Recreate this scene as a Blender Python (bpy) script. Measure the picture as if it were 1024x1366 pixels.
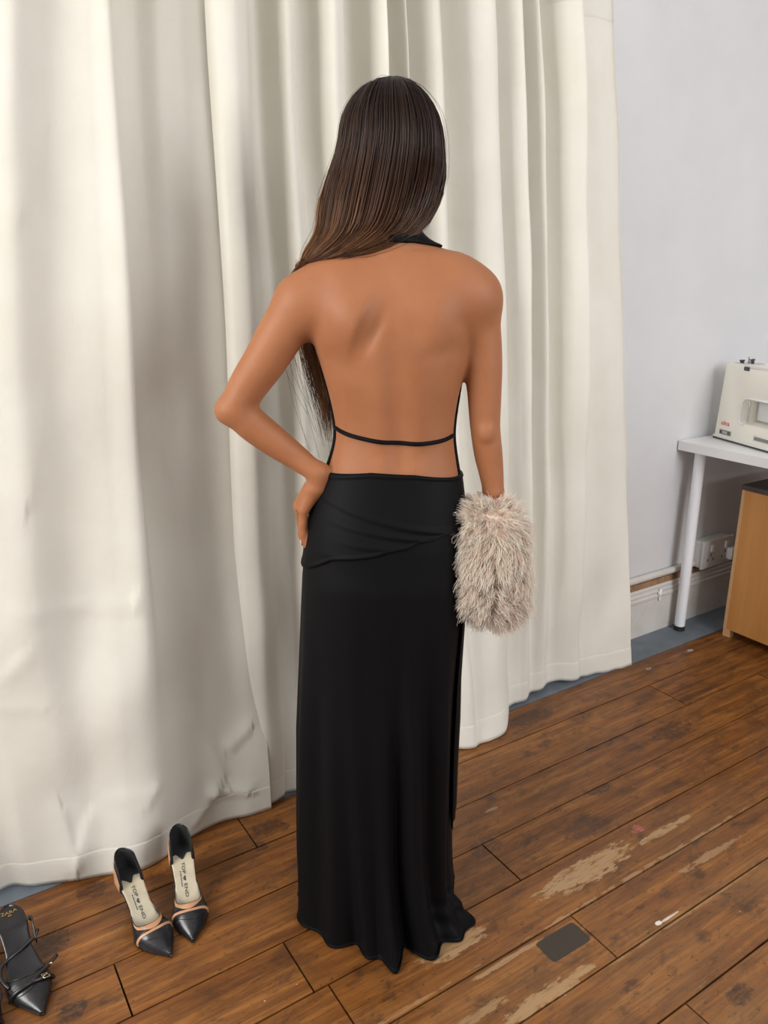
import bpy, bmesh, math, random
import numpy as np
from mathutils import Vector, Matrix, noise as mnoise

# ------------------------------------------------------------------ scene, camera, light
scene = bpy.context.scene
for o in list(bpy.data.objects):
    bpy.data.objects.remove(o, do_unlink=True)
COL = scene.collection
random.seed(7)
RNG = np.random.default_rng(7)

FPX, PITCH, CAMH = 1026.0, math.radians(17.0), 1.38
CP, SP = math.cos(PITCH), math.sin(PITCH)
cam = bpy.data.cameras.new('camera')
cam.sensor_fit = 'VERTICAL'
cam.sensor_height = 36.0
cam.lens = FPX / 1366.0 * 36.0
cam.clip_start = 0.05
camo = bpy.data.objects.new('camera', cam)
camo.location = (0, 0, CAMH)
camo.rotation_euler = (math.pi / 2 - PITCH, 0, 0)
COL.objects.link(camo)
scene.camera = camo

scene.view_settings.view_transform = 'Standard'
scene.view_settings.look = 'None'
scene.view_settings.gamma = 1.0
scene.view_settings.use_curve_mapping = False
scene.view_settings.exposure = 0.0

world = bpy.data.worlds.new('daylight')
scene.world = world
world.use_nodes = True
bg = world.node_tree.nodes['Background']
bg.inputs[0].default_value = (0.97, 0.98, 1.0, 1)
bg.inputs[1].default_value = 0.57


def area_light(name, loc, target, sx, sy, power, color):
    l = bpy.data.lights.new(name, 'AREA')
    l.shape = 'RECTANGLE'
    l.size, l.size_y = sx, sy
    l.energy = power
    l.color = color
    o = bpy.data.objects.new(name, l)
    o.location = loc
    o.rotation_euler = (Vector(target) - Vector(loc)).to_track_quat('-Z', 'Y').to_euler()
    COL.objects.link(o)
    return o


# tall windows of the studio: one to the left of the viewer, one behind on the right
area_light('window_light_left', (-2.7, -0.35, 2.2), (0.3, 1.7, 0.95), 1.6, 1.6, 128, (1.0, 0.98, 0.95))
area_light('window_light_right', (2.5, -0.3, 2.1), (0.9, 2.2, 0.9), 1.4, 1.6, 70, (0.98, 0.98, 1.0))

# ------------------------------------------------------------------ frames
A0 = np.array([-0.7795, 1.4832])          # point on the edge of the board floor
DD = np.array([0.84115, 0.54080])         # along the wall
NN = np.array([0.54080, -0.84115])        # from the wall into the room
ANG = math.atan2(DD[1], DD[0])
WALLN = -0.165


def W(s, n, z):
    """wall frame (along, out of wall, up) -> world"""
    s = np.asarray(s, float); n = np.asarray(n, float); z = np.asarray(z, float)
    return np.stack(np.broadcast_arrays(A0[0] + DD[0] * s + NN[0] * n, A0[1] + DD[1] * s + NN[1] * n, z), -1)


def at(x, y, Y):
    """world point that stands at depth Y and is seen at photo position x, y"""
    u, v = (x - 512) / FPX, (683 - y) / FPX
    r = np.array([u, CP + v * SP, -SP + v * CP])
    return np.array([0, 0, CAMH]) + r * (Y / r[1])


# ------------------------------------------------------------------ materials
def mat(name, color=(0.8, 0.8, 0.8), rough=0.5, **kw):
    m = bpy.data.materials.new(name)
    m.use_nodes = True
    b = m.node_tree.nodes['Principled BSDF']
    b.inputs['Base Color'].default_value = (*color, 1)
    b.inputs['Roughness'].default_value = rough
    for k, v in kw.items():
        key = k.replace('_', ' ')
        b.inputs[key].default_value = v
    return m


class NT:
    def __init__(self, m):
        self.t = m.node_tree
        self.b = self.t.nodes['Principled BSDF']

    def n(self, typ, **kw):
        nd = self.t.nodes.new(typ)
        for k, v in kw.items():
            setattr(nd, k, v)
        return nd

    def l(self, a, b):
        self.t.links.new(a, b)

    def val(self, sock, v):
        if hasattr(v, 'is_linked') or isinstance(v, bpy.types.NodeSocket):
            self.l(v, sock)
        else:
            sock.default_value = v

    def math(self, op, a, b=0.0, c=None, clamp=False):
        nd = self.n('ShaderNodeMath', operation=op, use_clamp=clamp)
        self.val(nd.inputs[0], a); self.val(nd.inputs[1], b)
        if c is not None:
            self.val(nd.inputs[2], c)
        return nd.outputs[0]

    def noise(self, vec, scale, detail=4, rough=0.55, dist=0.0):
        nd = self.n('ShaderNodeTexNoise')
        if vec is not None:
            self.l(vec, nd.inputs['Vector'])
        nd.inputs['Scale'].default_value = scale
        nd.inputs['Detail'].default_value = detail
        nd.inputs['Roughness'].default_value = rough
        nd.inputs['Distortion'].default_value = dist
        return nd.outputs['Fac']

    def ramp(self, fac, stops):
        nd = self.n('ShaderNodeValToRGB')
        e = nd.color_ramp.elements
        while len(e) < len(stops):
            e.new(0.5)
        for i, (p, c) in enumerate(stops):
            e[i].position = p
            e[i].color = (*c, 1) if len(c) == 3 else c
        self.l(fac, nd.inputs[0])
        return nd.outputs[0]

    def mix(self, fac, a, b, blend='MIX'):
        nd = self.n('ShaderNodeMix', data_type='RGBA', blend_type=blend)
        self.val(nd.inputs[0], fac)
        for i, v in ((6, a), (7, b)):
            if isinstance(v, bpy.types.NodeSocket):
                self.l(v, nd.inputs[i])
            else:
                nd.inputs[i].default_value = (*v, 1)
        return nd.outputs[2]

    def bump(self, h, strength=0.2, dist=0.01):
        nd = self.n('ShaderNodeBump')
        nd.inputs['Strength'].default_value = strength
        nd.inputs['Distance'].default_value = dist
        self.l(h, nd.inputs['Height'])
        self.l(nd.outputs[0], self.b.inputs['Normal'])

    def color(self, c):
        self.l(c, self.b.inputs['Base Color'])

    def combine(self, x, y, z):
        nd = self.n('ShaderNodeCombineXYZ')
        self.val(nd.inputs[0], x); self.val(nd.inputs[1], y); self.val(nd.inputs[2], z)
        return nd.outputs[0]

    def wallcoords(self):
        """s, n and z of the shading point in the frame of the wall"""
        g = self.n('ShaderNodeNewGeometry').outputs['Position']
        sep = self.n('ShaderNodeSeparateXYZ')
        self.l(g, sep.inputs[0])
        X, Y, Z = sep.outputs
        x = self.math('SUBTRACT', X, float(A0[0])); y = self.math('SUBTRACT', Y, float(A0[1]))
        s = self.math('ADD', self.math('MULTIPLY', x, float(DD[0])), self.math('MULTIPLY', y, float(DD[1])))
        n = self.math('ADD', self.math('MULTIPLY', x, float(NN[0])), self.math('MULTIPLY', y, float(NN[1])))
        return s, n, Z


def m_floorboards():
    m = mat('varnished pine boards', rough=0.38)
    t = NT(m)
    s, n, z = t.wallcoords()
    info = t.n('ShaderNodeObjectInfo').outputs['Random']
    off = t.math('MULTIPLY', info, 37.0)
    v1 = t.combine(t.math('ADD', t.math('MULTIPLY', s, 1.0), off), t.math('MULTIPLY', n, 16.0), off)
    v2 = t.combine(t.math('ADD', t.math('MULTIPLY', s, 2.5), off), t.math('MULTIPLY', n, 70.0), off)
    vp = t.combine(s, n, 0.0)
    vst = t.combine(t.math('MULTIPLY', s, 0.6), t.math('MULTIPLY', n, 1.6), 3.0)
    grain = t.noise(v1, 2.4, 6, 0.6, 0.6)
    fine = t.noise(v2, 3.0, 4, 0.6, 0.2)
    base = t.ramp(grain, [(0.25, (0.075, 0.021, 0.004)), (0.45, (0.175, 0.060, 0.010)), (0.62, (0.275, 0.106, 0.020)), (0.8, (0.35, 0.160, 0.042))])
    base = t.mix(t.math('MULTIPLY', t.math('SUBTRACT', fine, 0.42, clamp=True), 2.6, clamp=True), base, (0.075, 0.026, 0.008))
    mot = t.ramp(t.noise(t.combine(s, t.math('MULTIPLY', n, 2.2), 1.0), 7.0, 7, 0.7, 0.4), [(0.30, (0.42, 0.40, 0.40)), (0.50, (0.95, 0.95, 0.95)), (0.72, (1.25, 1.22, 1.15))])
    base = t.mix(1.0, base, mot, 'MULTIPLY')
    # tone of each board
    base = t.mix(t.math('MULTIPLY', info, 0.22), base, (0.14, 0.052, 0.014))
    # traffic wear: greyer, duller wood out in the room
    far = t.math('MULTIPLY', t.math('SUBTRACT', n, 0.45, clamp=True), 1.1, clamp=True)
    wear = t.math('MULTIPLY', far, t.ramp(t.noise(vst, 3.0, 5, 0.65), [(0.35, (0, 0, 0)), (0.65, (1, 1, 1))]))
    base = t.mix(t.math('MULTIPLY', wear, 0.65), base, (0.215, 0.122, 0.055))
    # dark scuffs
    vs = t.combine(t.math('MULTIPLY', s, 1.0), t.math('MULTIPLY', n, 1.9), 0.0)
    sc = t.ramp(t.noise(vs, 11.0, 7, 0.68, 0.3), [(0.55, (0, 0, 0)), (0.68, (1, 1, 1))])
    base = t.mix(t.math('MULTIPLY', sc, 0.75), base, (0.035, 0.017, 0.009))
    sc2 = t.ramp(t.noise(vs, 46.0, 3, 0.6, 0.1), [(0.62, (0, 0, 0)), (0.70, (1, 1, 1))])
    base = t.mix(t.math('MULTIPLY', sc2, 0.7), base, (0.04, 0.018, 0.008))
    # small worn flecks along the grain
    vf = t.combine(t.math('MULTIPLY', s, 6.0), t.math('MULTIPLY', n, 44.0), 5.0)
    fl = t.ramp(t.noise(vf, 1.7, 5, 0.7), [(0.66, (0, 0, 0)), (0.72, (1, 1, 1))])
    base = t.mix(t.math('MULTIPLY', fl, t.math('ADD', 0.05, t.math('MULTIPLY', far, 0.5))), base, (0.40, 0.235, 0.105))
    # splashes of pale paint
    sp = t.ramp(t.noise(vp, 70.0, 2, 0.5), [(0.755, (0, 0, 0)), (0.775, (1, 1, 1))])
    base = t.mix(t.math('MULTIPLY', sp, 0.55), base, (0.50, 0.42, 0.33))
    # marks with a shape of their own: (along, out, half length, half width, raggedness, colour, amount)
    edge = t.noise(vp, 55.0, 7, 0.75)
    edge2 = t.noise(t.combine(t.math('MULTIPLY', s, 0.25), n, 0.0), 70.0, 4, 0.7)
    brk = t.ramp(t.noise(vs, 60.0, 5, 0.7), [(0.36, (0.25, 0.25, 0.25)), (0.60, (1, 1, 1))])
    brk2 = t.ramp(t.noise(vf, 2.6, 5, 0.7), [(0.30, (0.15, 0.15, 0.15)), (0.5, (1, 1, 1))])
    RAW = (0.345, 0.215, 0.105)
    marks = [
        (1.10, 0.645, 0.155, 0.034, 1.3, RAW, 0.95), (1.36, 0.655, 0.075, 0.013, 1.2, RAW, 0.9), (1.455, 0.654, 0.03, 0.009, 1.0, RAW, 0.8),
        (1.25, 0.718, 0.40, 0.005, 1.8, RAW, 0.6), (0.69, 0.645, 0.085, 0.026, 1.2, RAW, 0.85), (0.77, 0.842, 0.13, 0.016, 1.3, RAW, 0.85),
        (0.62, 0.800, 0.10, 0.010, 1.6, RAW, 0.6), (1.40, 0.775, 0.11, 0.009, 1.6, RAW, 0.6), (1.16, 0.862, 0.26, 0.004, 1.8, RAW, 0.5),
        (0.45, 0.714, 0.22, 0.004, 1.8, RAW, 0.5), (0.75, 0.735, 0.1, 0.006, 1.4, RAW, 0.7),
        (0.897, 0.766, 0.058, 0.030, 0.28, (0.034, 0.025, 0.016), 1.0),
        (1.325, 0.612, 0.024, 0.013, 1.8, (0.40, 0.11, 0.10), 0.7),
        (1.112, 0.845, 0.010, 0.006, 0.9, (0.66, 0.62, 0.57), 0.9), (1.145, 0.847, 0.040, 0.0028, 0.6, (0.62, 0.58, 0.53), 0.8),
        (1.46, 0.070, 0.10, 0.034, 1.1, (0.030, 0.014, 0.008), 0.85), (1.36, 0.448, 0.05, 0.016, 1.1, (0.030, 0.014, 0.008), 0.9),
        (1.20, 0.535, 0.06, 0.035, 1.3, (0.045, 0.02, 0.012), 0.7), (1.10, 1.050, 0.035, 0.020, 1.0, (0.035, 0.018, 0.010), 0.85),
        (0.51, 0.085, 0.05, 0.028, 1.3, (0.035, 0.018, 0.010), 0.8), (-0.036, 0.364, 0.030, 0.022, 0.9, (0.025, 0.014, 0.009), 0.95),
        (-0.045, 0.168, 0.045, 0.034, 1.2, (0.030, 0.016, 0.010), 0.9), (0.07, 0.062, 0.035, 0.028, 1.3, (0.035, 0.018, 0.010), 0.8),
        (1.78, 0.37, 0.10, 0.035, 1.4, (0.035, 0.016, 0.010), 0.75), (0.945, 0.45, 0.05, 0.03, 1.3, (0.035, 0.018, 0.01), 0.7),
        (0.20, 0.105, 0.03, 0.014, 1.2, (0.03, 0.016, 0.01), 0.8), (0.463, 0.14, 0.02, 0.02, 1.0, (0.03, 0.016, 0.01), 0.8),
        (1.05, 0.35, 0.02, 0.006, 1.6, (0.4, 0.34, 0.28), 0.45), (2.05, 0.06, 0.02, 0.007, 1.5, (0.45, 0.38, 0.3), 0.5), (2.3, 0.05, 0.014, 0.009, 1.5, (0.55, 0.5, 0.43), 0.6),
    ]
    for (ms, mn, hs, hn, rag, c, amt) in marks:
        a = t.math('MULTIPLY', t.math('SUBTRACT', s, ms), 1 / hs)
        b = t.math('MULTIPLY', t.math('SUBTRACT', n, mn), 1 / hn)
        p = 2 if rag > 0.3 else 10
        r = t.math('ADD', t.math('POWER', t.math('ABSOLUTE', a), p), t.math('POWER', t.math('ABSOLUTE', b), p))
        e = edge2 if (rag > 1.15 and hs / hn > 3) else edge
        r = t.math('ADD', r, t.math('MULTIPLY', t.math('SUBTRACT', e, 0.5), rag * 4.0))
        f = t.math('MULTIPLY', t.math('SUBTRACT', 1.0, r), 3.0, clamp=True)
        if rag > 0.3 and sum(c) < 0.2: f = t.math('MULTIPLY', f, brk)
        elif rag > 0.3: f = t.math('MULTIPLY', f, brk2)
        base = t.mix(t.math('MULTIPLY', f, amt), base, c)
    t.color(base)
    rr = t.ramp(t.noise(vst, 6.0, 5, 0.6), [(0.3, (0.30, 0.30, 0.30)), (0.7, (0.52, 0.52, 0.52))])
    t.l(rr, t.b.inputs['Roughness'])
    t.bump(t.math('ADD', t.math('MULTIPLY', grain, 0.6), t.math('MULTIPLY', fine, 0.4)), 0.18, 0.006)
    return m


def m_noisy(name, c1, c2, scale, rough, bump=0.0, bscale=None, stretch=None, **kw):
    m = mat(name, c1, rough, **kw)
    t = NT(m)
    co = t.n('ShaderNodeTexCoord').outputs['Object']
    if stretch:
        mp = t.n('ShaderNodeMapping')
        mp.inputs['Scale'].default_value = stretch
        t.l(co, mp.inputs[0]); co = mp.outputs[0]
    f = t.noise(co, scale, 5, 0.6)
    t.color(t.ramp(f, [(0.35, c1), (0.65, c2)]))
    if bump:
        t.bump(t.noise(co, bscale or scale, 4, 0.6), bump, 0.004)
    return m


def m_curtain():
    m = mat('cream cotton', (0.80, 0.775, 0.70), 0.9)
    t = NT(m)
    co = t.n('ShaderNodeTexCoord').outputs['Object']
    f = t.noise(co, 5.0, 5, 0.6)
    t.color(t.ramp(f, [(0.3, (0.81, 0.785, 0.700)), (0.7, (0.87, 0.85, 0.775))]))
    w = t.noise(co, 7.0, 5, 0.6, 0.15)
    wv = t.noise(co, 420.0, 2, 0.5)
    t.bump(t.math('ADD', w, t.math('MULTIPLY', wv, 0.05)), 0.22, 0.016)
    tr = t.n('ShaderNodeBsdfTranslucent')
    tr.inputs[0].default_value = (0.86, 0.80, 0.64, 1)
    mx = t.n('ShaderNodeMixShader')
    mx.inputs[0].default_value = 0.22
    out = t.t.nodes['Material Output']
    t.l(t.b.outputs[0], mx.inputs[1]); t.l(tr.outputs[0], mx.inputs[2]); t.l(mx.outputs[0], out.inputs[0])
    return m


def m_vcol(name, rough, thru=0.0, **kw):
    m = mat(name, rough=rough, **kw)
    t = NT(m)
    a = t.n('ShaderNodeAttribute', attribute_name='tint')
    t.color(a.outputs['Color'])
    if thru:
        tr = t.n('ShaderNodeBsdfTranslucent'); t.l(a.outputs['Color'], tr.inputs[0])
        mx = t.n('ShaderNodeMixShader'); mx.inputs[0].default_value = thru
        t.l(t.b.outputs[0], mx.inputs[1]); t.l(tr.outputs[0], mx.inputs[2]); t.l(mx.outputs[0], t.t.nodes['Material Output'].inputs[0])
    return m


def m_skin():
    m = mat('tanned skin', (0.46, 0.215, 0.105), 0.55)
    t = NT(m)
    co = t.n('ShaderNodeTexCoord').outputs['Object']
    f = t.noise(co, 9.0, 5, 0.6)
    t.color(t.ramp(f, [(0.3, (0.285, 0.108, 0.045)), (0.7, (0.335, 0.135, 0.060))]))
    t.b.inputs['Subsurface Weight'].default_value = 0.12
    t.b.inputs['Subsurface Radius'].default_value = (0.012, 0.005, 0.003)
    t.b.inputs['Subsurface Scale'].default_value = 1.0
    t.b.inputs['Specular IOR Level'].default_value = 0.28
    t.bump(t.noise(co, 260.0, 3, 0.6), 0.06, 0.002)
    return m


def m_jersey():
    m = mat('black jersey', (0.0022, 0.0021, 0.0028), 0.62)
    t = NT(m)
    t.b.inputs['Sheen Weight'].default_value = 0.008
    t.b.inputs['Sheen Roughness'].default_value = 0.4
    t.b.inputs['Specular IOR Level'].default_value = 0.11
    co = t.n('ShaderNodeTexCoord').outputs['Object']
    t.bump(t.noise(co, 500.0, 2, 0.5), 0.08, 0.001)
    return m


M = dict(
    boards=m_floorboards(),
    gap=mat('dark gap dirt', (0.012, 0.008, 0.006), 0.9),
    margin=m_noisy('grey floor paint', (0.115, 0.140, 0.165), (0.150, 0.178, 0.205), 14, 0.5, 0.1, 60),
    wall=m_noisy('white wall paint', (0.60, 0.60, 0.605), (0.64, 0.64, 0.64), 3, 0.6, 0.12, 26),
    ceil=mat('ceiling paint', (0.80, 0.80, 0.79), 0.8),
    skirting=m_noisy('old white gloss paint', (0.58, 0.55, 0.51), (0.66, 0.64, 0.60), 8, 0.42, 0.1, 30),
    rawwood=m_noisy('bare brown wood', (0.22, 0.12, 0.06), (0.36, 0.22, 0.12), 30, 0.7, 0.2, 60),
    curtain=m_curtain(),
    rail=mat('white rail', (0.8, 0.8, 0.78), 0.4),
    white=mat('white laminate', (0.80, 0.80, 0.80), 0.35),
    legw=mat('white powder coat', (0.82, 0.83, 0.86), 0.35),
    rubber=mat('black rubber', (0.015, 0.015, 0.015), 0.6),
    cream=mat('cream enamel', (0.88, 0.85, 0.75), 0.32),
    creamlite=mat('light cream plastic', (0.80, 0.79, 0.74), 0.35),
    machwhite=mat('white plastic', (0.80, 0.82, 0.83), 0.25),
    plate=mat('grey plate', (0.26, 0.26, 0.25), 0.35, Metallic=0.4),
    platepale=mat('pale print', (0.48, 0.48, 0.46), 0.5),
    red=mat('red print', (0.62, 0.03, 0.05), 0.4),
    chrome=mat('chrome', (0.7, 0.7, 0.7), 0.18, Metallic=1.0),
    dkgrey=mat('dark grey plastic', (0.06, 0.06, 0.06), 0.4),
    ply=m_noisy('orange beech veneer', (0.49, 0.210, 0.052), (0.55, 0.25, 0.070), 3, 0.45, 0.05, 30, stretch=(9, 9, 0.8)),
    plyedge=mat('pale veneer edge', (0.55, 0.33, 0.16), 0.5),
    dktop=m_noisy('dark brown top', (0.045, 0.032, 0.026), (0.07, 0.05, 0.04), 8, 0.45),
    socket=mat('socket plastic', (0.62, 0.61, 0.59), 0.35),
    skin=m_skin(),
    lip=mat('lip colour', (0.40, 0.12, 0.09), 0.4),
    nail=mat('nail polish', (0.58, 0.36, 0.28), 0.2),
    eye=mat('eye white', (0.8, 0.78, 0.75), 0.15),
    iris=mat('brown iris', (0.05, 0.022, 0.01), 0.15),
    jersey=m_jersey(),
    hair=m_vcol('brown hair', 0.42, Specular_IOR_Level=0.3),
    scalp=mat('dark hair root', (0.016, 0.009, 0.006), 0.6),
    fur=m_vcol('beige fur', 0.8, 0.5, Sheen_Weight=0.7, Sheen_Roughness=0.6),
    furskin=mat('fur backing', (0.85, 0.70, 0.58), 0.9),
    leather=m_noisy('black leather', (0.008, 0.008, 0.010), (0.014, 0.014, 0.016), 30, 0.27, 0.12, 120),
    lining=mat('black suede lining', (0.009, 0.009, 0.010), 0.8),
    tan=m_noisy('tan leather', (0.43, 0.22, 0.115), (0.48, 0.26, 0.145), 40, 0.42),
    insole=m_noisy('beige insole', (0.42, 0.36, 0.25), (0.50, 0.44, 0.32), 20, 0.45),
    print=mat('dark brown print', (0.05, 0.035, 0.025), 0.6),
    gold=mat('gold foil', (0.62, 0.42, 0.14), 0.25, Metallic=0.9),
    brass=mat('pale gold metal', (0.75, 0.62, 0.40), 0.22, Metallic=1.0),
)

# ------------------------------------------------------------------ object helpers
ORI = {}


def tag(o, label=None, cat=None, group=None, kind=None):
    if label: o['label'] = label
    if cat: o['category'] = cat
    if group: o['group'] = group
    if kind: o['kind'] = kind
    return o


def empty(name, loc, label=None, cat=None, group=None, kind=None):
    o = bpy.data.objects.new(name, None)
    o.empty_display_size = 0.05
    o.location = loc
    COL.objects.link(o)
    ORI[o.name] = np.array(loc, float)
    return tag(o, label, cat, group, kind)


def build(name, vf, material, parent=None, smooth=True, origin=None, label=None, tint=None):
    """one mesh object from world-space verts and faces"""
    v, f = vf
    v = np.asarray(v, float)
    if parent is not None:
        o0 = ORI[parent.name]
    else:
        o0 = np.array(origin if origin is not None else (v[:, 0].mean(), v[:, 1].mean(), v[:, 2].min()), float)
    me = bpy.data.meshes.new(name)
    vv = v - o0
    if isinstance(f, np.ndarray):
        k = f.shape[1]
        me.vertices.add(len(vv)); me.vertices.foreach_set('co', vv.astype(np.float32).ravel())
        me.loops.add(f.size); me.loops.foreach_set('vertex_index', f.astype(np.int32).ravel())
        me.polygons.add(len(f))
        me.polygons.foreach_set('loop_start', np.arange(0, f.size, k, dtype=np.int32))
        me.update(calc_edges=True)
        me.validate()
    else:
        me.from_pydata(vv.tolist(), [], [list(map(int, q)) for q in f])
        me.update()
    me.materials.append(material)
    if smooth:
        me.polygons.foreach_set('use_smooth', np.ones(len(me.polygons), bool))
    if tint is not None:
        a = me.color_attributes.new('tint', 'FLOAT_COLOR', 'POINT')
        a.data.foreach_set('color', np.concatenate([tint, np.ones((len(tint), 1))], 1).astype(np.float32).ravel())
    o = bpy.data.objects.new(name, me)
    COL.objects.link(o)
    if parent is not None:
        o.parent = parent
        ORI[o.name] = o0
    else:
        o.location = o0
        ORI[o.name] = o0
    if label: o['label'] = label
    return o


def autosmooth(o, deg=35):
    me = o.data
    bm = bmesh.new(); bm.from_mesh(me)
    for e in bm.edges:
        if len(e.link_faces) == 2 and e.calc_face_angle(0) > math.radians(deg):
            e.smooth = False
    bm.to_mesh(me); bm.free()
    return o


def recalc(vf):
    v, f = vf
    bm = bmesh.new()
    vs = [bm.verts.new(p) for p in np.asarray(v, float)]
    for q in f:
        try: bm.faces.new([vs[int(i)] for i in q])
        except ValueError: pass
    bmesh.ops.recalc_face_normals(bm, faces=bm.faces[:])
    bm.verts.index_update()
    out = (np.array([x.co[:] for x in bm.verts]), [[x.index for x in q.verts] for q in bm.faces])
    bm.free()
    return out


def join(*parts):
    V, F, k = [], [], 0
    for v, f in parts:
        V.append(np.asarray(v, float))
        F += [[int(i) + k for i in q] for q in f]
        k += len(v)
    return np.concatenate(V), F


def boxv(x0, x1, y0, y1, z0, z1, bevel=0.0, seg=2, fn=None):
    bm = bmesh.new()
    bmesh.ops.create_cube(bm, size=1.0)
    for v in bm.verts:
        v.co = ((x0 + x1) / 2 + v.co.x * (x1 - x0), (y0 + y1) / 2 + v.co.y * (y1 - y0), (z0 + z1) / 2 + v.co.z * (z1 - z0))
    if bevel:
        bmesh.ops.bevel(bm, geom=bm.edges[:], offset=bevel, segments=seg, affect='EDGES', profile=0.6)
    bmesh.ops.recalc_face_normals(bm, faces=bm.faces[:])
    bm.verts.index_update()
    V = np.array([v.co[:] for v in bm.verts]); F = [[v.index for v in f.verts] for f in bm.faces]
    bm.free()
    if fn is not None:
        V = fn(V)
        if True:
            V, F = recalc((V, F))
    return V, F


def wbox(s0, s1, n0, n1, z0, z1, bevel=0.0, seg=2):
    return boxv(s0, s1, n0, n1, z0, z1, bevel, seg, fn=lambda V: W(V[:, 0], V[:, 1], V[:, 2]))


def catmull(P, m):
    """dense smooth curve through control points P (k, ..., 3), m samples"""
    P = np.asarray(P, float)
    k = len(P)
    t = np.linspace(0, k - 1 - 1e-9, m)
    i = t.astype(int); u = (t - i).reshape((-1,) + (1,) * (P.ndim - 1))
    p0 = P[np.clip(i - 1, 0, k - 1)]; p1 = P[i]; p2 = P[np.clip(i + 1, 0, k - 1)]; p3 = P[np.clip(i + 2, 0, k - 1)]
    return 0.5 * ((2 * p1) + (-p0 + p2) * u + (2 * p0 - 5 * p1 + 4 * p2 - p3) * u * u + (-p0 + 3 * p1 - 3 * p2 + p3) * u ** 3)


def tube(path, r, sides=10, caps=True):
    P = np.asarray(path, float); k = len(P)
    r = np.broadcast_to(np.asarray(r, float), (k,))
    T = np.gradient(P, axis=0); T /= np.linalg.norm(T, axis=1)[:, None] + 1e-12
    ref = np.array([0, 0, 1.0]) if abs(T[0, 2]) < 0.9 else np.array([1.0, 0, 0])
    V = []
    N = np.cross(T[0], ref); N /= np.linalg.norm(N)
    for i in range(k):
        N = N - T[i] * (N @ T[i]); N /= np.linalg.norm(N) + 1e-12
        B = np.cross(T[i], N)
        a = np.arange(sides) / sides * 2 * np.pi
        V.append(P[i] + r[i] * (np.cos(a)[:, None] * N + np.sin(a)[:, None] * B))
    V = np.concatenate(V)
    F = [[i * sides + j, i * sides + (j + 1) % sides, (i + 1) * sides + (j + 1) % sides, (i + 1) * sides + j] for i in range(k - 1) for j in range(sides)]
    if caps:
        F.append(list(range(sides))[::-1]); F.append([(k - 1) * sides + j for j in range(sides)])
    return V, F


def ribbon(path, side, up, w, th):
    """flat strap: path (k,3), side and up unit vectors (k,3) or (3,), width w, thickness th"""
    P = np.asarray(path, float); k = len(P)
    S = np.broadcast_to(np.asarray(side, float), (k, 3)); U = np.broadcast_to(np.asarray(up, float), (k, 3))
    w = np.broadcast_to(np.asarray(w, float), (k,))[:, None]
    c = [P - S * w / 2, P + S * w / 2, P + S * w / 2 + U * th, P - S * w / 2 + U * th]
    V = np.stack(c, 1).reshape(-1, 3)
    F = [[i * 4 + j, i * 4 + (j + 1) % 4, (i + 1) * 4 + (j + 1) % 4, (i + 1) * 4 + j] for i in range(k - 1) for j in range(4)]
    F += [[3, 2, 1, 0], [(k - 1) * 4 + j for j in range(4)]]
    return recalc((V, F))


def gridfaces(r, c, closed=False):
    i, j = np.meshgrid(np.arange(r - 1), np.arange(c if closed else c - 1), indexing='ij')
    j2 = (j + 1) % c
    return np.stack([i * c + j, i * c + j2, (i + 1) * c + j2, (i + 1) * c + j], -1).reshape(-1, 4)


def sheet(G, th, nrm=None):
    """solid thin sheet from grid G (r,c,3)"""
    r, c, _ = G.shape
    du = np.gradient(G, axis=0); dv = np.gradient(G, axis=1)
    N = np.cross(dv, du); N /= np.linalg.norm(N, axis=2)[..., None] + 1e-12
    if nrm is not None:
        sg = np.sign((N * np.asarray(nrm)).sum(-1).mean()); N = N * sg
    A = G.reshape(-1, 3); B = (G - N * th).reshape(-1, 3)
    f = gridfaces(r, c); k = r * c
    F = [list(q) for q in f] + [[q[3] + k, q[2] + k, q[1] + k, q[0] + k] for q in f]
    b = [j for j in range(c)] + [i * c + c - 1 for i in range(1, r)] + [(r - 1) * c + j for j in range(c - 2, -1, -1)] + [i * c for i in range(r - 2, 0, -1)]
    for a, d in zip(b, b[1:] + b[:1]):
        F.append([d, a, a + k, d + k])
    return np.concatenate([A, B]), np.array(F)


def text_mesh(txt, size, extrude=0.0002):
    cu = bpy.data.curves.new('lettering', 'FONT')
    cu.body = txt; cu.size = size; cu.extrude = extrude; cu.align_x = 'CENTER'; cu.align_y = 'CENTER'
    cu.resolution_u = 3
    o = bpy.data.objects.new('lettering', cu); COL.objects.link(o)
    dg = bpy.context.evaluated_depsgraph_get()
    ev = o.evaluated_get(dg); me = ev.to_mesh()
    V = np.array([v.co[:] for v in me.vertices]); F = [list(p.vertices) for p in me.polygons]
    ev.to_mesh_clear(); bpy.data.objects.remove(o); bpy.data.curves.remove(cu)
    return V, F


def frame_map(V, o, ex, ey, ez):
    return np.asarray(o) + V[:, :1] * np.asarray(ex) + V[:, 1:2] * np.asarray(ey) + V[:, 2:3] * np.asarray(ez)


# ------------------------------------------------------------------ the room
wall = build('wall_back', wbox(-2.6, 4.2, WALLN - 0.1, WALLN, -0.05, 3.0), M['wall'], smooth=False, origin=W(1, WALLN, 0))
tag(wall, 'white painted plaster wall behind the cream curtains', None, None, 'structure')
wr = build('wall_right', wbox(4.2, 4.3, WALLN - 0.1, 3.6, -0.05, 3.0), M['wall'], smooth=False, origin=W(4.2, 1, 0))
tag(wr, 'white painted side wall of the studio', None, None, 'structure')
ce = build('ceiling', wbox(-2.6, 4.3, WALLN - 0.1, 3.6, 3.0, 3.1), M['ceil'], smooth=False, origin=W(1, 1, 3.0))
tag(ce, 'plain white studio ceiling', None, None, 'structure')

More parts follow.
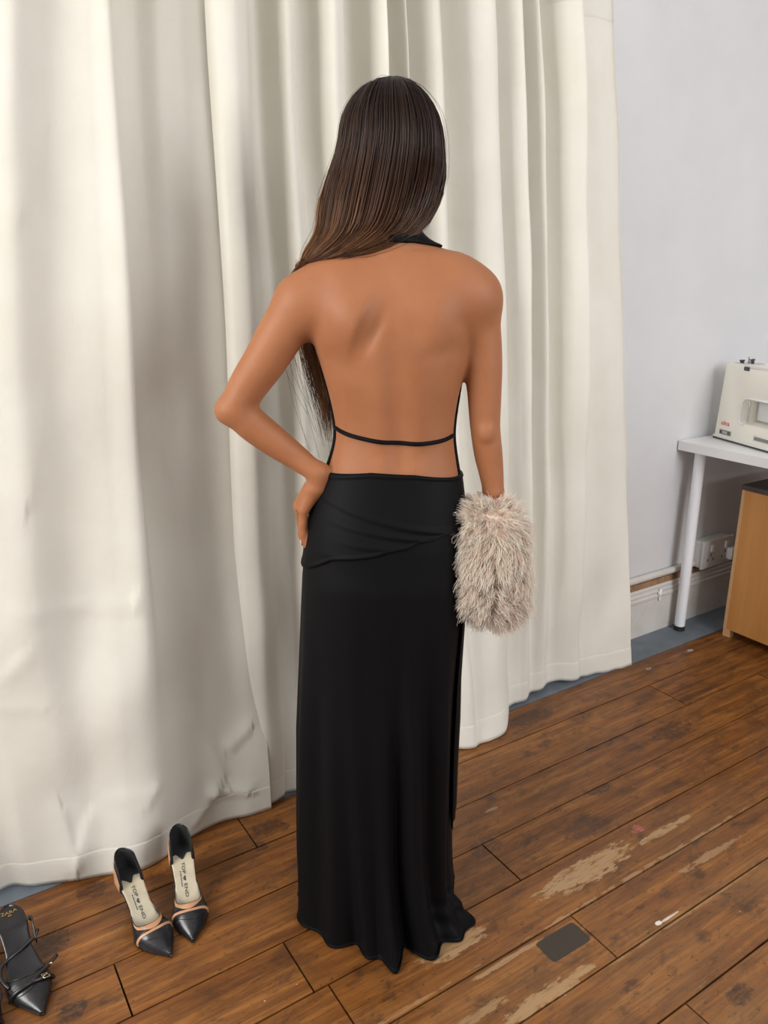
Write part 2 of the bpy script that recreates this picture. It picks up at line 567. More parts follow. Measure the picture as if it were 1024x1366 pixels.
floor = build('floor', wbox(-2.6, 4.3, WALLN - 0.1, 3.6, -0.08, -0.016), M['gap'], smooth=False, origin=W(0, 0, 0))
tag(floor, 'worn orange brown floorboards with a grey painted border', None, None, 'structure')
build('painted_border', wbox(-2.6, 4.2, WALLN, -0.003, -0.03, -0.002), M['margin'], floor, smooth=False, label='slate grey painted border of the floor')
plank = bpy.data.meshes.new('floorboard')
pv, pf = boxv(-0.5, 0.5, -0.5, 0.5, -1, 0)
plank.from_pydata(pv.tolist(), [], pf); plank.update(); plank.materials.append(M['boards'])
rows = [0.0, 0.139, 0.296, 0.438, 0.583, 0.723, 0.858, 1.003, 1.148]
while rows[-1] < 3.5: rows.append(rows[-1] + 0.144)
butts = {0: [0.457, 2.62], 1: [-0.62, 1.95], 2: [0.062, 2.35], 3: [0.385, 0.941, 2.8], 4: [0.417, 2.2], 5: [-0.35, 0.963, 2.95], 6: [1.9], 7: [0.10, 0.993, 2.4]}
for i in range(len(rows) - 1):
    b = butts.get(i) or [random.uniform(-1.4, -0.3), random.uniform(0.5, 1.4), random.uniform(2.0, 3.2)]
    b = [-2.6] + b + [4.2]
    for s0, s1 in zip(b[:-1], b[1:]):
        o = bpy.data.objects.new('floorboard', plank)
        COL.objects.link(o)
        o.parent = floor
        g = 0.0016 + 0.0008 * random.random()
        c = W((s0 + s1) / 2, (rows[i] + rows[i + 1]) / 2, 0) - ORI['floor']
        o.location = (c[0], c[1], -0.0007 * random.random())
        o.rotation_euler = (random.uniform(-0.003, 0.003), 0, ANG)
        o.scale = (s1 - s0 - 0.004, rows[i + 1] - rows[i] - 2 * g, 0.014)


def extrude_profile(prof, s0, s1):
    """closed profile of (n, z) pulled along the wall"""
    k = len(prof); n = [p[0] for p in prof]; z = [p[1] for p in prof]
    V = np.concatenate([W([s0] * k, n, z), W([s1] * k, n, z)])
    F = [[j, (j + 1) % k, k + (j + 1) % k, k + j] for j in range(k)] + [list(range(k))[::-1], list(range(k, 2 * k))]
    return recalc((V, F))


bb = build('baseboard_back', extrude_profile([(WALLN, -0.002), (-0.140, -0.002), (-0.140, 0.145), (-0.137, 0.150), (-0.137, 0.158), (-0.143, 0.163), (-0.140, 0.169), (-0.140, 0.174), (-0.147, 0.180), (-0.145, 0.190), (-0.150, 0.198), (WALLN, 0.200)], -2.6, 4.2), M['skirting'], smooth=False)
tag(bb, 'tall old white skirting board with moulded top edge', None, None, 'structure')
tr = build('trim_1', extrude_profile([(WALLN, 0.200), (-0.150, 0.200), (-0.152, 0.222), (WALLN, 0.226)], -2.6, 4.2), M['rawwood'], smooth=False)
tag(tr, 'strip of bare brown wood above the skirting board', None, None, 'structure')
pth = W(np.linspace(-2.6, 2.60, 60), -0.150, 0.243 + 0.0025 * np.sin(np.linspace(0, 9, 60)))
cp = build('cable_conduit', tube(pth, 0.014, 10), M['skirting'], origin=W(2.3, -0.15, 0.23))
tag(cp, 'painted cable conduit running along the top of the skirting', 'conduit')
chip = RNG.normal(size=(40, 3)); chip /= np.linalg.norm(chip, axis=1)[:, None]
bmc = bmesh.new(); bmesh.ops.create_icosphere(bmc, subdivisions=2, radius=1)
cvv = np.array([v.co[:] for v in bmc.verts]); cff = [[v.index for v in f.verts] for f in bmc.faces]; bmc.free()
cl = cvv * np.array([0.010, 0.008, 0.020]) * (1 + 0.25 * np.sin(cvv[:, :1] * 5 + cvv[:, 2:] * 7))
ck = build('paint_chip', join((W(2.33 + cl[:, 0], -0.135 + cl[:, 1], 0.165 + cl[:, 2]), cff), wbox(2.325, 2.337, -0.137, -0.131, 0.135, 0.185, 0.002)), M['white'], origin=W(2.33, -0.14, 0.15))  # raised white blob stands for chipped paint on the skirting
tag(ck, 'small white blob of chipped paint on the skirting beside the table leg', 'clip')

# socket box on the conduit
so = empty('wall_socket', W(2.63, WALLN, 0.235), 'white double socket box on the skirting behind the table leg', 'socket')
build('box', wbox(2.545, 2.735, WALLN, -0.118, 0.232, 0.345, 0.006), M['socket'], so)
build('face_plate', wbox(2.540, 2.740, -0.118, -0.107, 0.228, 0.349, 0.004), M['socket'], so)
for ks in (2.595, 2.690):
    build('switch', wbox(ks - 0.009, ks + 0.009, -0.107, -0.100, 0.300, 0.330, 0.002), M['white'], so)
    for dx, dz in ((-0.018, 0.265), (0.018, 0.265), (0, 0.285)):
        build('slot', wbox(ks + dx - 0.003, ks + dx + 0.003, -0.108, -0.1062, dz - 0.005, dz + 0.005), M['dkgrey'], so, smooth=False)
pc = catmull([W(2.735, -0.095, 0.275), W(2.79, -0.085, 0.27), W(2.79, -0.06, 0.20), W(2.765, -0.05, 0.10), W(2.79, -0.06, 0.012), W(3.0, -0.05, 0.006), W(3.3, -0.08, 0.006)], 50)
co_ = empty('power_cord', pc[0], 'white power cord hanging from the socket behind the cabinet', 'cord')
build('cable', tube(pc, 0.006, 8), M['white'], co_)
build('plug', wbox(2.695, 2.745, -0.106, -0.078, 0.250, 0.300, 0.006), M['white'], co_)

# ------------------------------------------------------------------ curtains
ZT = 2.165


def curtain_panel(name, ctrl, label, ss, zz, hemlift, creases=()):
    """ctrl: list of ((s,n) top, (s,n) middle, (s,n) bottom)"""
    C = np.array(ctrl, float)                       # k,3,2
    dense = catmull(np.transpose(C, (0, 1, 2)), ss)   # ss,3,2
    root = empty(name, W(dense[:, 2, 0].mean(), 0.0, 0.0), label, 'curtain', 'cream curtain panels')

    def surf(zs, off, i0=0, i1=None):
        i1 = i1 or ss
        t = np.clip(1 - zs / ZT, 0, 1)[:, None]       # 0 top .. 1 bottom
        a, b, c = dense[None, i0:i1, 0], dense[None, i0:i1, 1], dense[None, i0:i1, 2]
        u = t[..., None]
        q = a * (1 - u) * (1 - 2 * u) + b * 4 * u * (1 - u) + c * u * (2 * u - 1)
        s, n = q[..., 0], q[..., 1]
        z = np.broadcast_to(zs[:, None], s.shape).copy()
        # soft crumples of heavy cotton
        cr = np.zeros_like(s)
        for k in range(26):
            ph, kx, kz = RP[k]
            cr += np.sin(kx * s + kz * z + ph + 1.5 * np.sin(3.1 * z + ph) + 1.2 * np.sin(5 * s + 2 * ph)) * AM[k]
        n = n + cr * (0.35 + 0.65 * t)
        for (s0, z0, s1, z1, wd, am) in creases:
            lx, lz = s1 - s0, z1 - z0
            q_ = ((s - s0) * lx + (z - z0) * lz) / (lx * lx + lz * lz)
            qc = np.clip(q_, 0, 1)
            dist = ((s - s0) * lz - (z - z0) * lx) / math.hypot(lx, lz)
            end = np.hypot(s - s0 - qc * lx, z - z0 - qc * lz)
            n = n + am * np.where(dist > 0, np.exp(-(end / wd) ** 2), np.exp(-(end / (wd * 3)) ** 2))
        jj = np.arange(i0, i1)
        lift = hemlift(s)
        z = z + lift * np.clip(1 - z / 0.25, 0, 1) ** 1
        return W(s, n + off, z)
    zs = np.concatenate([np.linspace(ZT, 0.14, zz), np.linspace(0.12, 0.004, 10)])
    G = surf(zs, 0.0)
    V, F = sheet(G, 0.0018, (NN[0], NN[1], 0))
    body = build('cloth', (V, F), M['curtain'], root)
    G = surf(np.linspace(0.085, 0.0035, 8), np.array([-0.0012] + [0.0007] * 7)[:, None])
    build('hem', sheet(G, 0.0018, (NN[0], NN[1], 0)), M['curtain'], root)
    G = surf(np.linspace(ZT + 0.004, ZT - 0.125, 8), np.array([0.0010] * 7 + [-0.0012])[:, None])
    build('heading', sheet(G, 0.0018, (NN[0], NN[1], 0)), M['curtain'], root)
    return root


RP = [(RNG.uniform(0, 6.28), RNG.normal() * 16, RNG.normal() * 9) for _ in range(26)]
AM = [0.0030 / (1 + 0.03 * (abs(a[1]) + abs(a[2]))) for a in RP]

LP = [((-0.62, 0.0), (-0.72, 0.0), (-0.85, 0.02)), ((-0.52, 0.06), (-0.60, 0.05), (-0.70, 0.04)), ((-0.42, -0.04), (-0.50, -0.04), (-0.58, -0.01)),
      ((-0.30, 0.05), (-0.38, 0.05), (-0.46, 0.04)), ((-0.18, -0.05), (-0.27, -0.04), (-0.34, -0.02)), ((-0.07, 0.04), (-0.17, 0.03), (-0.22, -0.01)),
      ((0.03, -0.03), (-0.08, -0.02), (-0.10, -0.045)), ((0.12, -0.035), (-0.02, -0.01), (-0.04, -0.01)), ((0.195, 0.025), (0.06, 0.028), (0.05, 0.012)), ((0.245, 0.005), (0.14, 0.005), (0.11, 0.022)),
      ((0.29, 0.035), (0.225, 0.030), (0.17, 0.046)), ((0.318, 0.046), (0.282, 0.054), (0.235, 0.040)), ((0.332, -0.025), (0.300, -0.010), (0.30, 0.018)),
      ((0.385, -0.060), (0.350, -0.046), (0.36, 0.010)), ((0.430, -0.022), (0.395, -0.018), (0.425, 0.012)), ((0.470, -0.040), (0.455, -0.032), (0.48, 0.026)), ((0.505, -0.012), (0.505, -0.010), (0.515, 0.028)), ((0.540, -0.016), (0.540, -0.014), (0.547, 0.030))]
LP = [tuple((a_, b_ * (0.72 if j_ < 2 else 1.0)) for j_, (a_, b_) in enumerate(c_)) for c_ in LP]
top = [(.500, .004), (.512, .034), (.55, .046), (.585, .024), (.600, -.03), (.632, -.05), (.660, .022), (.690, .005), (.705, -.045), (.735, -.03), (.760, .035), (.795, .02), (.815, -.04), (.850, -.055), (.880, .040),
       (.893, .03), (.905, -.045), (.94, -.05), (.960, .015), (.985, -.045), (1.02, .035), (1.045, .03), (1.065, -.05), (1.10, -.055), (1.15, .012), (1.205, .03), (1.228, -.035), (1.265, .01), (1.29, .03), (1.32, -.05), (1.355, .018), (1.395, -.05), (1.44, .030), (1.475, .055), (1.50, -.02), (1.545, -.035), (1.60, -.02), (1.655, -.028), (1.668, -.022)]
hs_ = [.48, .52, .57, .634, .75, .85, .95, 1.05, 1.136, 1.246, 1.33, 1.40, 1.444, 1.55, 1.686, 1.80, 1.862, 2.0]
hn_ = [.00, -.02, -.027, .016, .00, .05, .00, .04, .077, .125, .085, .01, -.02, -.028, -.037, -.02, -.006, .015]
RPN = []
for k, (s, n) in enumerate(top):
    u = (s - .502) / (1.668 - .502)
    sm = .497 + u * (1.862 - .497); sb = .478 + u * (2.005 - .478)
    nb = float(np.interp(sb, hs_, hn_)) + 0.22 * n
    if k < 4: sm = (.503, .515, .548, .580)[k]; nb = (-.01, .0, .012, .0)[k]; sb = (.490, .515, .55, .60)[k]
    RPN.append(((s, n), (sm, 0.82 * n + 0.15 * nb), (sb, nb)))
curtain_panel('curtain', LP, 'cream cotton curtain panel hanging behind the two pairs of shoes', 420, 130, lambda s: 0.0 * s, [
    (0.021, 0.697, 0.131, 0.683, .008, .0028), (0.131, 0.683, 0.264, 0.667, .007, .0026), (-0.057, 0.485, 0.03, 0.473, .007, .0025), (0.048, 0.047, 0.037, 0.199, .012, .006), (0.091, 0.165, 0.048, 0.047, .010, .005),
    (0.223, 0.172, 0.249, 0.2, .007, .004), (0.345, 0.042, 0.399, 0.099, .010, .009), (0.399, 0.099, 0.481, 0.077, .009, .008), (0.458, 0.222, 0.495, 0.253, .009, .006), (0.246, 0.706, 0.238, 0.685, .006, .004),
    (0.146, 0.194, 0.249, 0.198, .008, .0026), (0.002, 0.608, -0.031, 0.574, .008, .004), (0.35, 1.035, 0.366, 1.083, .006, .003), (0.357, 1.018, 0.365, 0.949, .006, .003), (0.12, 1.5, 0.17, 1.62, .012, .003), (0.06, 0.95, 0.11, 1.12, .015, .004), (0.42, 0.16, 0.36, 0.33, .02, .005)])
curtain_panel('curtain', RPN, 'cream cotton curtain panel behind the woman, ending at the bare wall', 600, 100, lambda s: 0.012 * np.exp(-((s - 1.62) / 0.12) ** 2) + 0.004 * np.sin(s * 40) ** 2 * (s > 1.4))
rl = empty('curtain_rail', W(0.5, 0.0, ZT + 0.02), 'white curtain rail above the cream curtains', 'curtain rail')
build('rod', tube(W(np.linspace(-0.9, 1.75, 12), 0.0, ZT + 0.028), 0.011, 12), M['rail'], rl)
for s in (-0.7, 0.5, 1.70):
    build('bracket', wbox(s - 0.012, s + 0.012, WALLN, 0.012, ZT + 0.040, ZT + 0.052, 0.002), M['rail'], rl)

# ------------------------------------------------------------------ table
TZ = 0.78
tb = empty('table', W(2.9, 0.1, 0), 'white table with round legs standing against the wall', 'table')
build('tabletop', wbox(2.372, 3.55, -0.160, 0.44, TZ - 0.036, TZ, 0.0015), M['white'], tb, smooth=False)
for (s, n) in ((2.425, -0.095), (3.48, -0.095), (2.44, 0.385), (3.48, 0.385)):
    P = W([s, s], [n, n], [0.016, TZ - 0.036])
    lg = build('leg', tube(P, 0.0205, 20), M['legw'], tb)
    autosmooth(lg)
    autosmooth(build('foot', tube(W([s, s], [n, n], [-0.002 if n < 0 else 0.0, 0.018]), 0.0215, 20), M['rubber'], lg))

# ------------------------------------------------------------------ cabinet under the table
cb = empty('cabinet', W(2.75, 0.25, 0), 'orange veneered cabinet with a dark top under the white table', 'cabinet')
build('body', wbox(2.525, 3.05, 0.034, 0.46, 0.032, 0.607, 0.001), M['ply'], cb, smooth=False)
build('top_panel', wbox(2.521, 3.055, 0.030, 0.465, 0.607, 0.626, 0.001), M['dktop'], cb, smooth=False)
for (s, n) in ((2.525, 0.034), (3.02, 0.034), (2.525, 0.43), (3.02, 0.43)):
    build('foot', wbox(s, s + 0.03, n, n + 0.03, 0.0, 0.032), M['plyedge'], cb, smooth=False)
build('edge_strip', wbox(2.5235, 2.526, 0.034, 0.046, 0.032, 0.607), M['plyedge'], cb, smooth=False)

# ------------------------------------------------------------------ sewing machine
ang = math.atan2(0.282, -0.083)      # length direction in (s, n)
MX = np.array([math.cos(ang), math.sin(ang)]); MY = np.array([math.sin(ang), -math.cos(ang)])  # length / depth away from the viewer
MO = np.array([2.535, -0.128])


def mw(V):
    V = np.asarray(V, float)
    q = MO + V[:, :1] * MX + V[:, 1:2] * MY
    return W(q[:, 0], q[:, 1], TZ + V[:, 2])


def rounded(pts, r, seg=5):
    out = []
    k = len(pts)
    for i in range(k):
        p = np.array(pts[i], float); a = np.array(pts[i - 1], float); b = np.array(pts[(i + 1) % k], float)
        rr = r[i] if isinstance(r, (list, tuple)) else r
        d1 = (a - p) / np.linalg.norm(a - p); d2 = (b - p) / np.linalg.norm(b - p)
        p1, p2 = p + d1 * rr, p + d2 * rr
        for t in np.linspace(0, 1, seg):
            out.append((1 - t) ** 2 * p1 + 2 * t * (1 - t) * p + t * t * p2)
    return out


sm = empty('sewing_machine', mw([[0.19, 0.06, 0]])[0], 'cream sewing machine with red lettering standing on the white table', 'sewing machine')
outer = rounded([(0.006, 0.008), (0.39, 0.008), (0.39, 0.082), (0.135, 0.082), (0.147, 0.170), (0.285, 0.170), (0.285, 0.110), (0.375, 0.110), (0.375, 0.290), (0.024, 0.290)], [0.012, 0.012, 0.012, 0.026, 0.026, 0.018, 0.01, 0.012, 0.025, 0.012])


def prism(poly, y0, y1, inset=0.006):
    k = len(poly); P = np.array(poly)
    T = np.roll(P, -1, 0) - np.roll(P, 1, 0); Nn = np.stack([T[:, 1], -T[:, 0]], 1); Nn /= np.linalg.norm(Nn, axis=1)[:, None]
    rings = []
    for (y, ins) in ((y0, inset), (y0 + inset * 0.3, inset * 0.3), (y0 + inset, 0), (y1 - inset, 0), (y1, inset)):
        Q = P - Nn * ins
        rings.append(np.stack([Q[:, 0], np.full(k, y), Q[:, 1]], 1))
    V = np.concatenate(rings)
    F = [[i * k + j, i * k + (j + 1) % k, (i + 1) * k + (j + 1) % k, (i + 1) * k + j] for i in range(4) for j in range(k)]
    F += [list(range(k)), [4 * k + j for j in range(k)][::-1]]
    V2, F2 = recalc((V, F))
    return V2, F2


pv, pf = prism(outer, 0.0, 0.125)
autosmooth(build('body', (mw(pv), pf), M['cream'], sm), 30)
# pale surround of the throat opening: a rim with depth
hole = rounded([(0.390, 0.078), (0.128, 0.078), (0.141, 0.176), (0.290, 0.176)], [0.004, 0.03, 0.03, 0.004])
rim = []
for i, p in enumerate(hole): rim.append((p[0], -0.003, p[1]))
V, F = tube(mw(np.array(rim)[5:16]), 0.0042, 8); build('throat_rim', (V, F), M['machwhite'], sm)
bv = boxv(0.002, 0.395, -0.002, 0.128, 0.0, 0.010, 0.003); build('base', (mw(bv[0]), bv[1]), M['dkgrey'], sm)
bv = boxv(0.004, 0.392, -0.004, 0.1275, 0.007, 0.016, 0.003); build('base_trim', (mw(bv[0]), bv[1]), M['creamlite'], sm)
bv = boxv(0.150, 0.27, 0.06, 0.10, 0.09, 0.165, 0.004); build('back_cover', (mw(bv[0]), bv[1]), M['machwhite'], sm)
bv = boxv(0.168, 0.176, -0.002, 0.004, 0.088, 0.165, 0.003); build('presser_bar', (mw(bv[0]), bv[1]), M['chrome'], sm)
# carrying handle
hd = boxv(0.125, 0.36, 0.0, 0.028, 0.276, 0.296, 0.006); hh = build('carry_handle', (mw(hd[0]), hd[1]), M['creamlite'], sm)
bv = boxv(0.122, 0.150, -0.003, 0.010, 0.272, 0.287, 0.003); build('handle_pivot', (mw(bv[0]), bv[1]), M['dkgrey'], hh)
bv = boxv(0.215, 0.30, -0.004, 0.004, 0.028, 0.052, 0.003); build('lower_catch', (mw(bv[0]), bv[1]), M['creamlite'], sm)
bv = boxv(0.222, 0.293, -0.0055, 0.0, 0.033, 0.046, 0.001); build('catch_slot', (mw(bv[0]), bv[1]), M['plate'], sm)
# bobbin winder and tension parts on top
bv = boxv(0.045, 0.120, 0.02, 0.09, 0.288, 0.294, 0.002); build('winder_plate', (mw(bv[0]), bv[1]), M['chrome'], sm)
for (x, y, r, h) in ((0.060, 0.04, 0.010, 0.304), (0.078, 0.06, 0.006, 0.313), (0.098, 0.035, 0.003, 0.324), (0.103, 0.05, 0.008, 0.311)):
    P = mw([[x, y, 0.290], [x, y, h - 0.006], [x + 0.0005, y, h - 0.005], [x, y, h]])
    build('spool_pin', tube(P, [r * 0.7, r * 0.7, r, r * 0.9], 10), M['chrome'] if r < 0.007 else M['dkgrey'], sm)
# name and rating plate
V, F = text_mesh('elna', 0.027, 0.0003)
lv = np.stack([V[:, 0] * 1.05 + 0.062, -0.0008 - V[:, 2], V[:, 1] + 0.066], 1)
# seen from behind the machine's length runs left to right for the viewer
build('lettering', (mw(lv), F), M['red'], sm, smooth=False, label='red elna lettering')
bv = boxv(0.036, 0.098, -0.002, 0.002, 0.022, 0.040, 0.001); pl = build('rating_plate', (mw(bv[0]), bv[1]), M['plate'], sm)
for k in range(4):
    x0 = 0.040 + 0.014 * k
    bv = boxv(x0, x0 + (0.010 if k != 1 else 0.012), -0.0026, -0.0015, 0.026 + 0.002 * (k % 2), 0.036); build('print', (mw(bv[0]), bv[1]), M['platepale'] if k in (1, 2) else M['dkgrey'], pl, smooth=False)

# ------------------------------------------------------------------ signed distance fields
def smooth_interp(zq, z, v, width=0.02):
    zz = np.linspace(min(z) - 0.05, max(z) + 0.05, 700)
    o = np.argsort(z)
    y = np.interp(zz, np.array(z)[o], np.array(v)[o])
    st = zz[1] - zz[0]; k = max(1, int(width / st)); g = np.exp(-0.5 * (np.arange(-3 * k, 3 * k + 1) / k) ** 2); g /= g.sum()
    y = np.convolve(np.pad(y, 3 * k, mode='edge'), g, 'valid')
    return np.interp(zq, zz, y)


class Field:
    def __init__(self, lo, hi, h):
        self.lo = np.array(lo, float); self.h = h
        self.n = np.ceil((np.array(hi) - self.lo) / h).astype(int) + 1
        self.f = np.full(self.n, 9.0, np.float32)
        self.ax = [(self.lo[i] + h * np.arange(self.n[i])).astype(np.float32) for i in range(3)]

    def region(self, lo, hi):
        sl = []
        for i in range(3):
            a = int(max(0, math.floor((lo[i] - self.lo[i]) / self.h))); b = int(min(self.n[i], math.ceil((hi[i] - self.lo[i]) / self.h) + 1))
            if b <= a: return None, None
            sl.append(slice(a, b))
        sl = tuple(sl)
        X = self.ax[0][sl[0]][:, None, None]; Y = self.ax[1][sl[1]][None, :, None]; Z = self.ax[2][sl[2]][None, None, :]
        return sl, (X, Y, Z)

    def add(self, fn, lo, hi, k=0.0, mode='union'):
        pad = 2 * k + 3 * self.h
        sl, c = self.region(np.array(lo) - pad, np.array(hi) + pad)
        if sl is None: return
        d = fn(*c).astype(np.float32)
        a = self.f[sl]
        if mode == 'union':
            if k > 0:
                hh = np.maximum(k - np.abs(a - d), 0) / k
                self.f[sl] = np.minimum(a, d) - hh * hh * k * 0.25
            else:
                self.f[sl] = np.minimum(a, d)
        else:                      # carve
            d = -d
            hh = np.maximum(k - np.abs(a - d), 0) / max(k, 1e-6)
            self.f[sl] = np.maximum(a, d) + hh * hh * k * 0.25

    def cone(self, p, q, r1, r2, k=0.01):
        p = np.array(p, float); q = np.array(q, float); L = q - p; ll = L @ L
        lo = np.minimum(p - r1, q - r2); hi = np.maximum(p + r1, q + r2)

        def fn(X, Y, Z):
            t = np.clip(((X - p[0]) * L[0] + (Y - p[1]) * L[1] + (Z - p[2]) * L[2]) / ll, 0, 1)
            return np.sqrt((X - p[0] - t * L[0]) ** 2 + (Y - p[1] - t * L[1]) ** 2 + (Z - p[2] - t * L[2]) ** 2) - (r1 + t * (r2 - r1))
        self.add(fn, lo, hi, k)

    def chain(self, pts, k=0.02, dense=26):
        """tapering limb along a smooth line through (point, radius) stations"""
        C = catmull(np.array([list(p) + [q] for p, q in pts]), dense)
        lo = (C[:, :3] - C[:, 3:]).min(0); hi = (C[:, :3] + C[:, 3:]).max(0)

        def fn(X, Y, Z):
            out = None
            for a, b in zip(C[:-1], C[1:]):
                L = b[:3] - a[:3]; ll = L @ L
                t = np.clip(((X - a[0]) * L[0] + (Y - a[1]) * L[1] + (Z - a[2]) * L[2]) / ll, 0, 1)
                d = np.sqrt((X - a[0] - t * L[0]) ** 2 + (Y - a[1] - t * L[1]) ** 2 + (Z - a[2] - t * L[2]) ** 2) - (a[3] + t * (b[3] - a[3]))
                out = d if out is None else np.minimum(out, d)
            return out
        self.add(fn, lo, hi, k)

    def ell(self, c, r, k=0.01, R=None, mode='union'):
        c = np.array(c, float); r = np.array(r, float); m = r.max()

        def fn(X, Y, Z):
            d = [X - c[0], Y - c[1], Z - c[2]]
            if R is not None:
                d = [R[i][0] * d[0] + R[i][1] * d[1] + R[i][2] * d[2] for i in range(3)]
            k0 = np.sqrt((d[0] / r[0]) ** 2 + (d[1] / r[1]) ** 2 + (d[2] / r[2]) ** 2)
            k1 = np.sqrt((d[0] / r[0] ** 2) ** 2 + (d[1] / r[1] ** 2) ** 2 + (d[2] / r[2] ** 2) ** 2) + 1e-6
            return k0 * (k0 - 1) / k1
        self.add(fn, c - m, c + m, k, mode)

    def sample(self, P):
        P = np.asarray(P, float)
        g = (P - self.lo) / self.h
        i = np.clip(np.floor(g).astype(int), 0, self.n - 2); u = g - i
        out = 0
        for dx in (0, 1):
            for dy in (0, 1):
                for dz in (0, 1):
                    w = (u[..., 0] if dx else 1 - u[..., 0]) * (u[..., 1] if dy else 1 - u[..., 1]) * (u[..., 2] if dz else 1 - u[..., 2])
                    out = out + w * self.f[i[..., 0] + dx, i[..., 1] + dy, i[..., 2] + dz]
        return out

    def grad(self, P):
        e = self.h
        g = np.stack([self.sample(P + np.eye(3)[i] * e) - self.sample(P - np.eye(3)[i] * e) for i in range(3)], -1)
        return g / (np.linalg.norm(g, axis=-1)[..., None] + 1e-9)

    def mesh(self, smooth=2):
        return nets(self.f, self.lo, self.h, smooth)


def nets(f, lo, h, smooth=2):
    """surface nets over a grid of signed distances"""
    ins = f < 0
    nx, ny, nz = f.shape
    acc = np.zeros((nx - 1, ny - 1, nz - 1, 3), np.float32); cnt = np.zeros((nx - 1, ny - 1, nz - 1), np.int16)
    quads = []

    def cellslice(o, ax):
        return tuple(slice(None) if i == ax else (slice(None, -1) if o[i] else slice(1, None)) for i in range(3))
    cross = []
    for ax in range(3):
        a = [slice(None)] * 3; b = [slice(None)] * 3
        a[ax] = slice(None, -1); b[ax] = slice(1, None)
        fa, fb = f[tuple(a)], f[tuple(b)]
        idx = np.argwhere((fa < 0) != (fb < 0))
        va = fa[tuple(idx.T)]; vb = fb[tuple(idx.T)]
        t = va / (va - vb)
        pos = idx.astype(np.float32).copy(); pos[:, ax] += t
        o1, o2 = [i for i in range(3) if i != ax]
        keep = (idx[:, o1] > 0) & (idx[:, o2] > 0) & (idx[:, o1] < f.shape[o1] - 1) & (idx[:, o2] < f.shape[o2] - 1)
        idx, pos, va = idx[keep], pos[keep], va[keep]
        cells = []
        for d1, d2 in ((1, 1), (0, 1), (0, 0), (1, 0)):
            c = idx.copy(); c[:, o1] -= d1; c[:, o2] -= d2
            np.add.at(acc, tuple(c.T), pos); np.add.at(cnt, tuple(c.T), 1)
            cells.append(c)
        cross.append((ax, cells, va < 0))
    act = cnt > 0
    ids = np.full(cnt.shape, -1, np.int64); ids[act] = np.arange(act.sum())
    V = acc[act] / cnt[act][:, None]
    for ax, cells, neg in cross:
        q = np.stack([ids[tuple(c.T)] for c in cells], 1)
        flip = neg if ax != 1 else ~neg
        q[~flip] = q[~flip][:, ::-1]
        quads.append(q)
    F = np.concatenate(quads)
    V = V * h + lo
    for _ in range(smooth):
        S = np.zeros_like(V); C = np.zeros(len(V))
        for a, b in ((0, 1), (1, 2), (2, 3), (3, 0)):
            np.add.at(S, F[:, a], V[F[:, b]]); np.add.at(C, F[:, a], 1)
            np.add.at(S, F[:, b], V[F[:, a]]); np.add.at(C, F[:, b], 1)
        V = 0.5 * V + 0.5 * S / np.maximum(C, 1)[:, None]
    return V, F


# ------------------------------------------------------------------ the woman
YC = 1.47                                    # depth of her side outline
person = empty('person', (0.0, YC, 0.0), 'woman with long brown hair in a black backless dress, hand on her hip', 'person')

prof = [  # photo row, left, right outline of the trunk, depth to the back, depth to the front
    (352, 430, 612, 0.062, 0.050), (372, 408, 630, 0.080, 0.068), (400, 402, 640, 0.096, 0.090), (440, 412, 631, 0.101, 0.112), (480, 426, 621, 0.098, 0.118), (520, 438, 612, 0.088, 0.104),
    (555, 446, 606, 0.078, 0.088), (580, 449, 604, 0.074, 0.082), (605, 443, 607, 0.077, 0.082), (635, 432, 612, 0.087, 0.085), (670, 420, 616, 0.104, 0.090), (710, 411, 618, 0.121, 0.092),
    (750, 408, 618, 0.126, 0.092), (790, 410, 615, 0.116, 0.090), (840, 416, 609, 0.095, 0.085)]
PZ = [at(512, r[0], YC)[2] for r in prof]
PL = [at(r[1], r[0], YC)[0] for r in prof]; PR = [at(r[2], r[0], YC)[0] for r in prof]
PCX = [(a + b) / 2 for a, b in zip(PL, PR)]; PA = [(b - a) / 2 for a, b in zip(PL, PR)]
PB = [r[3] for r in prof]; PF = [r[4] for r in prof]


